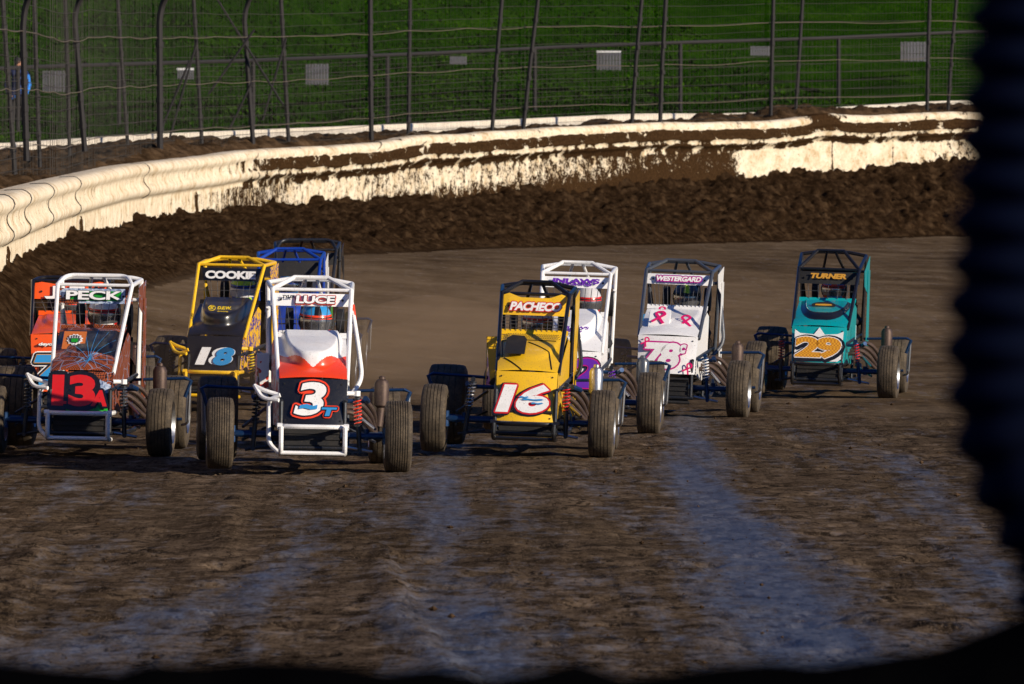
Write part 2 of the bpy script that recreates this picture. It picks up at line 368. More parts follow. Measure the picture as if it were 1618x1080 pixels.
def smooth1(v, k):
    kk = np.ones(k)/k; p = np.pad(v, k//2, mode='edge'); return np.convolve(p, kk, 'same')[k//2:k//2+len(v)]
STOT = WS[-1]; SS = np.arange(0, STOT, .05)
WX = smooth1(np.interp(SS, WS, WP[:, 0]), 161); WY = smooth1(np.interp(SS, WS, WP[:, 1]), 161)
tx, ty = np.gradient(WX), np.gradient(WY); tl = np.hypot(tx, ty); tx /= tl; ty /= tl
NX, NY = ty, -tx                                # points towards the track
def offc(d): return WX+NX*d, WY+NY*d
def imx(X, Y): return CX+X*FPX/np.maximum(Y, 1)
ok0 = WY > 70
def ztab(d, tab):
    """height along the wall from pixel rows (x, y) as seen on the curve offset by d"""
    X, Y = offc(d); xi = imx(X, Y); tx_ = [a for a, b in tab]; ty_ = [b for a, b in tab]
    good = (xi > tx_[0]) & (xi < tx_[-1]) & (Y > 60); i0 = np.argmax(good); i1 = len(good)-1-np.argmax(good[::-1])
    z = CH+(HY-np.interp(xi, tx_, ty_))*Y/FPX; z[:i0] = z[i0]; z[i1:] = z[i1]; return smooth1(z, 41)
ytop = [(0, 312), (50, 297), (100, 284), (200, 262), (300, 250), (400, 238), (500, 231), (600, 224), (700, 213), (800, 205), (1000, 195), (1200, 190), (1300, 182), (1400, 182), (1520, 177)]
ybt = [(0, 432), (61, 389), (133, 367), (178, 361), (250, 343), (317, 340), (400, 330), (500, 322), (600, 314), (700, 316), (800, 302), (900, 298), (1000, 290), (1170, 275), (1300, 267), (1400, 265), (1500, 252)]
ybb = [(0, 600), (45, 560), (100, 520), (160, 475), (230, 450), (300, 433), (400, 412), (500, 402), (600, 398), (700, 393), (900, 388), (1100, 383), (1300, 378), (1500, 371)]
ZT = ztab(.05, ytop); ZBT = ztab(0., ybt)
WB = smooth1(np.interp(WY, [60, 75, 82, 103, 118, 137], [.5, .6, .75, 1.5, 2.5, 3.4]), 101)
ii = np.argmax(WX > 9)
WB[ii:] = WB[ii]
def zfoot():
    X, Y = WX+NX*WB, WY+NY*WB; xi = imx(X, Y); a = [p[0] for p in ybb]; b = [p[1] for p in ybb]
    z = CH+(HY-np.interp(xi, a, b))*Y/FPX; good = (xi > 0) & (xi < 1500) & (Y > 60); i0 = np.argmax(good); i1 = len(good)-1-np.argmax(good[::-1])
    z[:i0] = z[i0]; z[i1:] = z[i1]; return smooth1(z, 61)
ZBB = zfoot(); ZBB = np.minimum(ZBB, np.interp(WY, [50, 70, 80, 120], [.12, .30, .6, 2]))
LB = smooth1(np.interp(WY, [55, 66, 75, 90, 118, 140], [.5, 1., 3.0, 9., 30., 60.]), 101); LB[ii:] = LB[ii]

def track_z(X, Y):
    """smooth height of the racing surface and its distance from the wall line"""
    sh = X.shape; X = X.ravel(); Y = Y.ravel(); cs = slice(0, len(SS), 12); cx, cy = WX[cs], WY[cs]
    w = np.empty(len(X)); idx = np.empty(len(X), int)
    for a in range(0, len(X), 40000):
        x = X[a:a+40000, None]; y = Y[a:a+40000, None]; d2 = (x-cx)**2+(y-cy)**2; k = d2.argmin(1); idx[a:a+40000] = k*12
        kk = k*12; w[a:a+40000] = (X[a:a+40000]-WX[kk])*NX[kk]+(Y[a:a+40000]-WY[kk])*NY[kk]
    t = (w-WB[idx])/LB[idx]; z = ZBB[idx]*np.clip(1-t, 0, 1)**2
    z = np.where(t < 0, ZBB[idx]-.04-.5*np.clip(-(w-WB[idx]), 0, 2), z); return z.reshape(sh), w.reshape(sh), idx.reshape(sh)
def ground_at(x, y): return float(track_z(np.array([[float(x)]]), np.array([[float(y)]]))[0][0, 0])

# ------------------------------------------------------------------ racing surface
def build_track():
    xs = np.concatenate([[-60, -40, -25, -16, -11, -9], np.arange(-8, 12, .065), np.arange(12, 20, .4), [22, 26, 32, 40, 55, 80, 150, 400]])
    ys = [-300., -120., -60., -30, -15, -5, 2, 8, 14, 20, 24, 27, 29]; y = 30.
    while y < 176: ys.append(y); y += .05*(y/32)**1.3
    ys += [178, 184, 195, 220, 300, 600, 1500]; X, Y = np.meshgrid(xs, np.array(ys)); Z, w, _ = track_z(X, Y)
    Z = np.where((w < -.5) | (X < -9), -1.2, Z); Z = np.where(X < -9, -1.2, Z)
    f = sstep(-.2, .6, w)
    rel = (fbm(X*1.3, Y*.35, 4, 3)-.5)*.010+(fbm(X*6, Y*2.0, 4, 9)-.5)*.010+(np.clip(fbm(X*3+5, Y*1.6, 4, 21), .60, 1)-.60)*.10
    pits = -np.clip(fbm(X*2.4, Y*1.7, 5, 31)-.60, 0, .2)*.22
    ruts = (fbm(X*3.2+.03*Y, Y*.06, 3, 44)-.5)*.022
    def ledge(pts, hgt):
        P = [((x-CX)*CH/(yy-HY), FPX*CH/(yy-HY)) for x, yy in pts]; P.sort(key=lambda q: q[1])
        lx = np.interp(Y, [q[1] for q in P], [q[0] for q in P]); d = X-lx+(fbm(Y*2, Y*0, 4, 50)-.5)*.15; on = (Y > P[0][1]) & (Y < P[-1][1])
        return np.where(on, hgt*(1-sstep(0, .06, d))*np.exp(-np.clip(-d, 0, 9)/.5)+.35*hgt*np.exp(-((d+.05)/.05)**2), 0)
    rel += ledge([(612, 865), (624, 900), (628, 940), (655, 985), (690, 1030), (740, 1075), (800, 1130)], .032)
    rel += ledge([(90, 862), (45, 900), (30, 940), (5, 985), (-30, 1040)], .022)
    rel += ledge([(395, 755), (372, 815), (366, 880)], .015)
    Z = Z+(rel+pits+ruts)*f*np.clip((Y-20)/12, 0, 1)*(1-.5*sstep(70, 110, Y))
    # polished lanes
    def lane(pts):
        P = [((x-CX)*CH/(yy-HY), FPX*CH/(yy-HY), hw*CH/(yy-HY)) for x, yy, hw in pts]; P.sort(key=lambda q: q[1])
        Yq = [q[1] for q in P]; lx = np.interp(Y, Yq, [q[0] for q in P]); hw = np.interp(Y, Yq, [q[2] for q in P])
        e = sstep(P[-1][1]+6, P[-1][1]-2, Y); return np.exp(-((X-lx)/hw)**2)*e
    g = lane([(1085, 660, 30), (1100, 740, 46), (1130, 820, 60), (1190, 900, 72), (1260, 980, 92), (1320, 1060, 120)])
    g = .92*g; g = np.maximum(g, .50*lane([(700, 735, 25), (705, 800, 40), (700, 900, 60), (740, 1000, 120), (780, 1060, 150)]))
    g = np.maximum(g, .46*lane([(490, 860, 40), (460, 900, 60), (330, 960, 90), (120, 1020, 140), (40, 1060, 170)]))
    g = np.maximum(g, .4*lane([(1440, 740, 30), (1500, 830, 50), (1560, 900, 70), (1590, 1000, 90)]))
    g = g**.8*.95+(fbm(X*1.2, Y*.3, 4, 70)-.5)*.8+(fbm(X*9+.25*Y, Y*.12, 3, 73)-.5)*.75+.05
    g = (g+.12*sstep(46, 34, Y))*(1-.6*sstep(62, 90, Y))
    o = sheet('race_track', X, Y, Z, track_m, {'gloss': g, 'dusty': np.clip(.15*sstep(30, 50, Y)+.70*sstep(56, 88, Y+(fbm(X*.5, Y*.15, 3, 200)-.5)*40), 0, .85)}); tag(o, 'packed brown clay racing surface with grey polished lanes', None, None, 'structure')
build_track()

def loose_clods():
    n = 1500; X = RNG.uniform(-5, 9, n); Y = 30+RNG.rand(n)**1.4*62; Z, w, _ = track_z(X[None], Y[None]); Z = Z[0]; keep = w[0] > .5
    X, Y, Z = X[keep], Y[keep], Z[keep]; r = .005+.017*RNG.rand(len(X))**5
    base = np.array([(1, 0, 0), (-1, 0, 0), (0, 1, 0), (0, -1, 0), (0, 0, 1), (0, 0, -1)], float)
    tri = [(0, 2, 4), (2, 1, 4), (1, 3, 4), (3, 0, 4), (2, 0, 5), (1, 2, 5), (3, 1, 5), (0, 3, 5)]
    V = []
    for x, y, z, q in zip(X, Y, Z, r):
        b = base*(q*(.7+.6*RNG.rand(6, 1)))*np.array([1.3, 1.2, .8]); b += (x, y, z+q*.3)
        for t in tri: V += [b[t[0]], b[t[1]], b[t[2]]]
    o = poly_soup('dirt_clods', np.array(V), 3, bank_m); tag(o, 'small loose clods of dirt scattered over the racing surface', 'dirt clods', None, 'stuff')
loose_clods()

# ------------------------------------------------------------------ mud berm at the foot of the wall
S0 = int(np.argmax(WY > 34)); S1 = int(np.argmax(WX > 30)) or len(SS)-1
def build_berm():
    sl = slice(S0, S1); s = SS[sl]; t = np.concatenate([np.linspace(-.35, 0, 8)[:-1], np.linspace(0, 1.0, 64)])
    T, I = np.meshgrid(t, np.arange(S0, S1)); s2 = SS[I]; wb = WB[I]; W = wb*(1-T)
    X = WX[I]+NX[I]*W; Y = WY[I]+NY[I]*W
    zt = ZBT[I]+(fbm(s2*.9, s2*0, 4, 5)-.5)*.25; prof = np.clip(T, 0, 1)**.85
    Z = ZBB[I]+(zt-ZBB[I])*prof; low = np.clip(-T/.35, 0, 1)
    tz, _, _ = track_z(X, Y); Z = np.where(T < 0, tz+.03*(1-low)-.06*low, Z)
    n1 = fbm(s2*1.6, W*1.8, 5, 12)-.5; n2 = fbm(s2*6, W*6, 4, 18)-.5
    rid = 1-np.abs(fbm(s2*3.1+4, W*3.5, 3, 25)*2-1)
    amp = sstep(-.1, .25, T)*np.clip(wb/2.5, .35, 1)
    n3 = fbm(s2*14, W*14, 3, 19)-.5
    Z = Z+amp*(n1*.34+n2*.22+(rid-.7)*.12+n3*.08); X = X+NX[I]*amp*n2*.2; Y = Y+NY[I]*amp*n2*.2
    o = sheet('mud_berm', X, Y, Z, berm_m); tag(o, 'clotted dark mud thrown up along the foot of the wall', None, None, 'structure')
build_berm()

# ------------------------------------------------------------------ concrete wall with rail
def build_wall():
    prof = [(-.30, .0), (-.20, .0), (.02, .01), (.08, -.01), (.13, -.05), (.155, -.10), (.145, -.15), (.11, -.19), (.085, -.22), (.075, -.27), (.078, -.32), (.09, -.36), (.11, -.39), (.135, -.43), (.135, -.48), (.11, -.53), (.06, -.57), (.0, -.60), (-.01, -.64)]
    zz = np.arange(-.70, -2.31, -.055); prof += [(-.01, z) for z in zz]; prof += [(-.30, -2.3), (-.30, 0.)]
    D = np.array([p[0] for p in prof]); H = np.array([p[1] for p in prof]); I, J = np.meshgrid(np.arange(S0-400, S1), np.arange(len(prof)), indexing='ij')
    s = SS[I]; d = D[J]; h = H[J]; xi = imx(WX[I], WY[I])
    zt = ZT[I]+(fbm(s*.35, s*0, 3, 61)-.5)*.10*sstep(200, 500, xi)+np.exp(-((xi-1300)/30)**2)*.06
    k = sstep(330, 480, xi)                                     # how muddy, from left to right
    face = np.interp(xi, [0, 250, 330, 370, 450, 470, 560, 600, 700, 760, 820, 900, 960, 1010, 1050, 1150, 1150, 1185, 1400, 1480, 1520],
                     [.33, .34, .40, .52, .46, .40, .40, .44, .42, .44, .45, .48, .50, .55, .56, .60, .60, .22, .24, .38, .42])
    face = face+.16*sstep(-.95, -1.7, h)*k+.10*sstep(120, 380, xi)*sstep(-1.0, -1.6, h)
    groove = np.where((h < -.17) & (h > -.41), .36+.32*k, 0)+np.where((h <= -.50) & (h > -.66), .22+.42*k, 0)
    lip = np.where((h <= -.41) & (h > -.50), .25+.12*k, 0)+np.where(h >= -.17, .16+.06*k, 0)
    lump = np.exp(-((xi-1300)/22)**2)*.5*(h > -.3)
    mud = np.where(h > -.66, np.maximum(groove, lip), face)+lump
    jag = (fbm(s*3.5, h*5, 4, 77)-.5)*.8; mud = mud+jag*((h > -.75) & (k > .2))
    for xs_, dz in ((128, 0), (310, 0), (12, 0), (1412, .15), (1316, 0), (60, -1)):
        mud = mud+np.exp(-((xi-xs_)/1.2)**2)*.42*(h < -.62 if dz >= 0 else h < -2)
    thick = np.clip(mud-.50, 0, .5)*(.10+.16*fbm(s*7, h*7, 3, 80)); d2 = d+np.where(J < len(prof)-2, thick, 0)+np.where((h < -.2) & (h > -.4), .07*k, 0)
    z = zt+h+(fbm(s*5, d*3, 2, 84)-.5)*.006
    o = sheet('barrier_wall', WX[I]+NX[I]*d2, WY[I]+NY[I]*d2, z, wall_m, {'mud': mud})
    for x0 in (2, 30, 68, 112, 222, 395, 590, 662):              # overlapping joints of the rail
        i0 = int(np.argmin(np.where(WY > 60, np.abs(imx(WX, WY)-x0), 1e9))); pts = []
        for a, b in prof[1:18]:
            i = min(max(i0+int(7*math.sin((b+.1)*11)), 0), len(SS)-1); pts.append((WX[i]+NX[i]*(a+.004), WY[i]+NY[i]*(a+.004), float(ZT[i0])+b+.004))
        q = MB(); q.tube(pts, .009, 5, cap=False); q.build('rail_joint', matt_black, o)
    tag(o, 'cream concrete crash wall with rounded white rail, spattered with mud', 'wall')
build_wall()

# ------------------------------------------------------------------ outside the wall: dirt bank, kerb, grass slope
ycrest = [(0, 282), (60, 262), (110, 246), (150, 234), (200, 228), (300, 219), (400, 219), (500, 219), (600, 212), (700, 207), (800, 203), (900, 196), (1000, 190), (1100, 184), (1200, 178), (1260, 165), (1300, 169), (1400, 172), (1500, 165)]
ykb = [(0, 246), (50, 240), (200, 228), (450, 221), (700, 209), (900, 197), (1000, 191), (1150, 187), (1400, 171), (1500, 164)]
ykt = [(0, 229), (50, 225), (200, 215), (450, 205), (700, 195), (900, 186), (1000, 181), (1150, 182), (1400, 166), (1500, 160)]
ZC = ztab(-2.2, ycrest); ZKB = ztab(-8., ykb); ZKT = ztab(-8.3, ykt)
U0 = int(np.argmax(WY > 45)); U1 = len(SS)-1
def outer_z(I, d, rough=True):
    """d: distance outside the wall line (positive)"""
    s = SS[I]; a = ZT[I]-.16; c = ZC[I]; kb = ZKB[I]; kt = ZKT[I]
    z = np.where(d < .3, a, 0)+np.where((d >= .3) & (d < 2.2), a+(c-a)*sstep(.2, 1.2, d), 0)
    z = z+np.where((d >= 2.2) & (d < 5), c+(kb-.02-c)*sstep(2.2, 5, d), 0)+np.where((d >= 5) & (d < 8.25), kb-.02, 0)
    g = np.clip(d-8.25, 0, 200); hill = .10*g+.30*np.clip(g-3.5, 0, 100)-.0*g
    return z+np.where(d >= 8.25, kt-.02+hill, 0)
def build_outer():
    t = np.concatenate([np.arange(0, 4.2, .07), np.arange(4.2, 8.3, .4)]); I, T = np.meshgrid(np.arange(U0, S1), t, indexing='ij')
    Z = outer_z(I, np.minimum(T, 8.2)); s = SS[I]; amp = sstep(.1, .8, T)*(1-.8*sstep(3, 5, T))
    Z = Z+amp*((fbm(s*1.2, T*1.3, 4, 90)-.58)*.42+(fbm(s*6, T*6, 4, 95)-.5)*.18)
    o = sheet('dirt_bank', WX[I]-NX[I]*T, WY[I]-NY[I]*T, Z, bank_m); tag(o, 'loose brown dirt bank behind the crash wall', None, None, 'structure')
    step = 6; t = np.concatenate([[8.27], np.arange(8.5, 34, .22), np.arange(34, 90, 2.)]); I, T = np.meshgrid(np.arange(U0, U1, step), t, indexing='ij')
    Z = outer_z(I, T); s = SS[I]; Z = Z+sstep(8.3, 9.5, T)*((fbm(s*.25, T*.3, 4, 100)-.5)*.9+(fbm(s*2.2, T*2.2, 4, 105)-.5)*.16)
    o = sheet('grass_slope', WX[I]-NX[I]*T, WY[I]-NY[I]*T, Z, grass_g); tag(o, 'green grass slope rising behind the fences', None, None, 'structure')
    # tufts
    n = 170000; I = RNG.randint(int(np.argmax(WY > 112)), int(np.argmax(WX > 14)), n); T = 8.6+RNG.rand(n)**1.15*21
    Z = outer_z(I, T); s = SS[I]; Z = Z+sstep(8.3, 9.5, T)*((fbm(s*.25, T*.3, 4, 100)-.5)*.9+(fbm(s*2.2, T*2.2, 4, 105)-.5)*.16)
    X = WX[I]-NX[I]*T; Y = WY[I]-NY[I]*T; a = RNG.rand(n)*2*PI; hw = .03+.05*RNG.rand(n); hh = (.02+.06*RNG.rand(n)**2)*(.5+fbm(s*.6, T*.6, 3, 107)*1.1)
    lx, ly = RNG.normal(0, .05, n), RNG.normal(0, .05, n)
    V = np.stack([np.stack([X-np.cos(a)*hw, Y-np.sin(a)*hw, Z-.02], -1), np.stack([X+np.cos(a)*hw, Y+np.sin(a)*hw, Z-.02], -1), np.stack([X+lx, Y+ly, Z+hh], -1)], 1).reshape(-1, 3)
    o = poly_soup('grass', V, 3, grass_b); tag(o, 'short green grass tufts covering the slope', 'grass', None, 'stuff')
    # low pale kerb wall
    I = np.arange(U0, S1, 4); prof = [(8.0, 0, -.25), (8.0, 0, 1), (8.03, .02, 1), (8.22, .02, 1), (8.25, 0, 1), (8.25, 0, -.25)]
    P = [(q[0], q[2], q[1]) for q in prof]; I2, J = np.meshgrid(I, np.arange(len(P)), indexing='ij')
    dd = np.array([p[0] for p in P])[J]; k = np.array([p[1] for p in P])[J]; e = np.array([p[2] for p in P])[J]
    Z = np.where(k > 0, ZKT[I2]+e+.02, ZKB[I2]+k)
    o = sheet('low_wall', WX[I2]-NX[I2]*dd, WY[I2]-NY[I2]*dd, Z, curb_m, smooth=False); tag(o, 'long low pale concrete kerb wall at the foot of the grass', 'low wall')
build_outer()

def curve_at(x, d):
    """point of the curve d metres outside the wall line that the photo shows in column x"""
    X, Y = offc(-d); xi = imx(X, Y); good = np.where(Y > 60)[0]; k = good[np.argmin(np.abs(xi[good]-x))]; return k, float(X[k]), float(Y[k])
def oz(k, d): return float(outer_z(np.array([k]), np.array([float(d)]))[0])

# ------------------------------------------------------------------ catch fence
def build_fence():
    root = empty('catch_fence', (-6.5, 118, 2.4)); tag(root, 'tall rusty catch fence of posts, wire mesh and cables on the crash wall bank', 'fence')
    rl = Vector(root.location)
    FD = 1.25
    # (base x, base y, x at the top of the photo, radius, curved head)
    posts = [(25, 282, 4, .055, 0), (42, 240, 36, .07, 1), (63, 250, 54, .05, 0), (110, 232, 103, .05, 0), (134, 225, 118, .07, 1), (202, 215, 186, .05, 0),
             (253, 230, 252, .085, 1), (319, 216, 306, .055, 0), (400, 216, 386, .07, 1), (456, 212, 444, .06, 0), (587, 213, 585, .075, 0), (645, 222, 648, .06, 0),
             (777, 202, 793, .065, 0), (826, 198, 850, .065, 0), (998, 188, 1014, .065, 0), (1043, 182, 1052, .07, 0), (1218, 170, 1222, .065, 0), (1257, 165, 1268, .06, 0), (1465, 165, 1469, .065, 0), (1498, 160, 1511, .06, 0)]
    for yy in (56, 62, 68, 74, 80):                                  # posts left of the photo's frame
        i = int(np.argmax(WY > yy)); p = Vector((WX[i]-NX[i]*FD, WY[i]-NY[i]*FD, ZT[i]-.2)); m = MB(); m.tube([p-rl, p+Vector((0, 0, 5.2))-rl], .05, 8); m.build('post', post_m, root)
    for bx, by, txp, r, cv in posts:
        dd = FD-(.25 if r > .062 else 0); k, X, Y = curve_at(bx, dd); b = img(bx, by+14, Y)
        if cv:
            p1 = img(txp, 30 if bx > 100 else 42, Y); p2 = img(txp+4, 8, Y); p3 = img(txp+22, -30, Y-.2); p4 = img(txp+50, -75, Y-.4)
            pts = bend([b, p1, p2, p3, p4])
        else: pts = [b, img((bx+txp)/2+random.uniform(-1, 1), by/2, Y), img(txp, 0, Y), img(txp+(txp-bx)*.5, -110, Y)]
        m = MB(); r *= .70; m.tube([p-rl for p in pts], r, 8)
        for q in (.2, .42, .63, .85):
            c = pts[0].lerp(pts[1 if cv else 2], q)-rl; m.tube([c-Vector((0, 0, .05)), c+Vector((0, 0, .05))], r*1.28, 8)
        m.build('post', post_m, root)
    # mesh: horizontals follow the bank, verticals stand on it
    i0 = int(np.argmax(WY > 52)); i1 = int(np.argmax(WX > 13.5)); X, Y = offc(-FD+.1); zb = np.minimum(ZT-.1, ZC)
    H = []; m = MB()
    idx = np.arange(i0, i1, 14)
    for lev, h in enumerate(np.concatenate([np.arange(.15, 2.6, .20), np.arange(2.8, 5.6, .32)])):
        wob = (fbm(SS[idx]*.5+lev*7, SS[idx]*0+lev, 3, 120)-.5)*.05
        pts = [(X[i]-rl.x, Y[i]-rl.y, zb[i]+h+w_-rl.z) for i, w_ in zip(idx, wob)]
        m.tube(pts, .0055 if lev % 2 else .0042, 4, cap=False)
    for i in range(i0, i1, 2):
        if WY[i] < 116 and (i//2) % 2: continue
        j = random.uniform(-.01, .01); a = (X[i]-rl.x+j, Y[i]-rl.y, zb[i]-.1-rl.z); b = (X[i]-rl.x+j, Y[i]-rl.y, zb[i]+5.6-rl.z); m.tube([a, b], .0022, 3, cap=False)
    m.build('wire_mesh', mesh_m, root, smooth=False)
    m = MB()
    for lev, h in enumerate((.55, 1.45, 2.35, 3.3)):
        pts = []
        for i in range(i0, i1, 8):
            ph = (SS[i] % 3.2)/3.2; sag = -.035*4*ph*(1-ph)*(.4+vnoise(np.array([SS[i]//3.2]), np.array([lev*3.]), 8)[0])
            pts.append((X[i]+NX[i]*.1-rl.x, Y[i]+NY[i]*.1-rl.y, zb[i]+h+sag-rl.z))
        m = MB(); m.tube(pts, .008, 5, cap=False); m.build('cable', cable_m, root)
    for (x0, y0, x1, y1) in ((266, 225, 312, 62), (330, 148, 402, 46), (338, -10, 447, 165), (246, 225, 300, 95), (415, 190, 452, 60), (362, 205, 398, 130)):
        k, bx_, by_ = curve_at((x0+x1)/2, FD-.2); m = MB(); m.tube([img(x0, y0, by_)-rl, img(x1, y1, by_)-rl], .022, 6); m.build('diagonal_brace', post_m, root)
    # loose cables lying on the bank by the post
    k, X_, Y_ = curve_at(660, .9)
    for q in range(3):
        m = MB(); m.tube([img(640+8*q, 214+q, Y_)-rl, img(650+10*q, 208+2*q, Y_)-rl, img(670+8*q, 214+2*q, Y_)-rl, img(690+6*q, 210+2*q, Y_)-rl], .012, 5); m.build('loose_cable', cable_m, root)
build_fence()

def build_far_fence():
    k, X, Y = curve_at(700, 9.2); root = empty('rail_fence', (X, Y, oz(k, 9.2))); rl = Vector(root.location)
    tag(root, 'low grey pipe fence with a top rail at the foot of the grass slope', 'fence')
    yr = [(0, 108), (60, 105), (400, 95), (700, 83), (900, 73), (1100, 66), (1300, 60), (1550, 49)]; pts = []
    for x in range(-30, 1640, 40):
        k, X, Y = curve_at(x, 9.2); pts.append(img(x, float(np.interp(x, [a for a, b in yr], [b for a, b in yr])), Y)-rl)
    m = MB(); m.tube(pts, .045, 8); m.build('top_rail', post_m, root)
    for x in (28, 188, 400, 612, 845, 1075, 1325, 1560):
        k, X, Y = curve_at(x, 9.2); yt = float(np.interp(x, [a for a, b in yr], [b for a, b in yr])); yb = float(np.interp(x, [a for a, b in ykt], [b for a, b in ykt]))
        m = MB(); m.tube([img(x, yb+12, Y)-rl, img(x, yt, Y)-rl], .05, 8); m.build('post', post_m, root)
    m = MB(); hh = np.linspace(.1, 1, 9)
    for h in hh[:-1]:
        m.tube([Vector((p.x, p.y, p.z-1.95*(1-h))) for p in pts], .004, 3, cap=False)
    for a, b in zip(pts[:-1], pts[1:]):
        for q in range(6):
            p = a.lerp(b, q/6); m.tube([p, p-Vector((0, 0, 1.9))], .0025, 3, cap=False)
    m.build('wire_mesh', mesh_m, root, smooth=False)
    signs = [(501, 117, 37, 33, 'grey slatted sign on the rail fence, second from the left, behind the tall thick post'),
             (85, 128, 36, 34, 'dim slatted sign on the fence beside the standing spectator'),
             (293, 116, 27, 18, 'small dark sign with a pale top edge near the crossed braces'),
             (724, 95, 27, 13, 'narrow dark grey sign strip hung just under the fence rail'),
             (962, 95, 39, 31, 'grey slatted sign with white top edge above the yellow car'),
             (1201, 80, 31, 15, 'narrow grey sign strip beside a fence post, right of centre'),
             (1443, 81, 41, 31, 'pale grey slatted sign at the far right end of the fence')]
    for (x, y, w, h, lab) in signs:
        k, X, Y = curve_at(x, 9.1); c = img(x, y, Y); s = Y/FPX; o = MB(); W, Hh = w*s, h*s; ns = 8
        for q in range(ns): o.box(((q+.5)/ns*W-W/2, 0, 0), (W/ns*.80, .03, Hh*(1 if q % 2 else .97)))
        o.box((0, .03, Hh*.3), (W, .02, .05)); o.box((0, .03, -Hh*.3), (W, .02, .05))
        rt = o.build('sign_panel', sign_m, None, smooth=False); rt.location = c; tag(rt, lab, 'sign', 'grey signs on the rail fence')
        if x in (293, 962):
            e = MB(); e.box((0, -.02, Hh/2-.025), (W, .012, .05)); e.build('top_edge', white, rt, smooth=False)
build_far_fence()
#CARS#
# ------------------------------------------------------------------ midget race cars
# local axes: +x = right in the photo, +y = towards the tail, +z = up, origin on the ground under the front axle
def wheel(parent, c, R, w, side, ribs, rimr, rear=False):
    """tyre (with grooves) > rim; side = +1 when the outer face looks to +x"""
    hw = w/2; prof = [(-hw*.55, rimr), (-hw*.86, rimr+.02), (-hw, (R+rimr)/2), (-hw*.97, R-.045), (-hw*.88, R-.014)]
    n = ribs; span = hw*.80
    for k in range(n):
        a0 = -span+2*span*k/n; a1 = -span+2*span*(k+1)/n; g = .0032
        crown = lambda a: R-.010*(a/hw)**2
        prof += [(a0+g, crown(a0)), (a1-g, crown(a1))]
        if k < n-1: prof += [(a1-g*.8, R-.011), (a1+g*.8, R-.011)]
    prof += [(hw*.88, R-.014), (hw*.97, R-.045), (hw, (R+rimr)/2), (hw*.86, rimr+.02), (hw*.55, rimr)]
    t = MB(); t.lathe(prof, (0, 0, 0), 'x', 56, close=False)
    o = t.build('wheel', rubber, parent, ang=.5); o.location = c
    r = MB(); s = side; e = hw*.98
    r.lathe([(-s*e, rimr+.012), (-s*(e-.02), rimr), (-s*(e-.05), rimr-.035), (-s*.02, rimr-.05), (s*.02, rimr-.05), (s*(e-.06), rimr-.04), (s*(e-.02), rimr-.004), (s*e, rimr+.012)], (0, 0, 0), 'x', 40, close=False)
    r.lathe([(s*(e-.07), rimr-.03), (s*(e-.05), rimr*.6), (s*(e-.075), rimr*.35), (s*(e-.03), .05), (s*(e-.02), .0)], (0, 0, 0), 'x', 40, close=False)
    r.lathe([(-s*(e-.05), rimr-.03), (-s*(e-.09), rimr*.5), (-s*(e-.06), .04), (-s*(e-.05), .0)], (0, 0, 0), 'x', 40, close=False)
    for k in range(5):
        a = 2*PI*k/5; r.tube([(s*(e-.06), .055*math.cos(a), .055*math.sin(a)), (s*(e-.02), .055*math.cos(a), .055*math.sin(a))], .008, 6)
    r.build('rim', alu, o)
    return o
def coil_shock(parent, top, bot, spring, body, ext=.0):
    top, bot = Vector(top), Vector(bot); L = (top-bot).length; m = MB()
    m.tube([bot, bot.lerp(top, .55)], .019, 10); m.tube([bot.lerp(top, .5), top], .010, 8)
    m.tube([top-Vector((0, .02, 0)), top+Vector((0, .02, 0))], .020, 10); m.tube([bot-Vector((0, .02, 0)), bot+Vector((0, .02, 0))], .018, 10)
    m.tube([bot.lerp(top, .44), bot.lerp(top, .47)], .033, 12); m.tube([bot.lerp(top, .93), bot.lerp(top, .96)], .033, 12)
    o = m.build('shock_absorber', body, parent); s = MB(); pts = []
    ax = (top-bot).normalized(); u = ax.orthogonal().normalized(); v = ax.cross(u); T = 7
    for k in range(T*10+1):
        a = 2*PI*k/10; pts.append(bot.lerp(top, .47+.46*k/(T*10))+(u*math.cos(a)+v*math.sin(a))*.030)
    s.tube(pts, .0052, 5); s.build('coil_spring', spring, o)
def ribbon(mb, c, U, V, s, mi, ang=0.):
    """awareness ribbon loop drawn as a flat folded band"""
    U, V = Vector(U), Vector(V).normalized(); N = U.cross(V).normalized(); c = Vector(c)
    ca, sa = math.cos(ang), math.sin(ang); U2 = U*ca+V*sa; V2 = V*ca-U*sa
    for sg in (-1, 1):
        pts = []
        for k in range(15):
            t = k/14; x = sg*(-.34+.95*t if t < .62 else .255*math.cos((t-.62)/.38*PI/1.0*.5*1.0)*1.0); y = -.55+1.05*min(t/.62, 1)*.75
            if t >= .62:
                a = (t-.62)/.38*PI/2; x = sg*.25*math.cos(a); y = .24+.24*math.sin(a)
            pts.append((x, y))
        vs, fs = [], []
        for k, (x, y) in enumerate(pts):
            a = pts[max(k-1, 0)]; b = pts[min(k+1, 14)]; dx, dy = b[0]-a[0], b[1]-a[1]; l_ = math.hypot(dx, dy) or 1; nx, ny = -dy/l_*.085, dx/l_*.085
            for q in (-1, 1): vs.append(c+U2*((x+nx*q)*s)+V2*((y+ny*q)*s)+N*(.006+.0015*sg))
            if k: fs.append((2*k-2, 2*k-1, 2*k+1, 2*k))
        mb.add(vs, fs, mi)

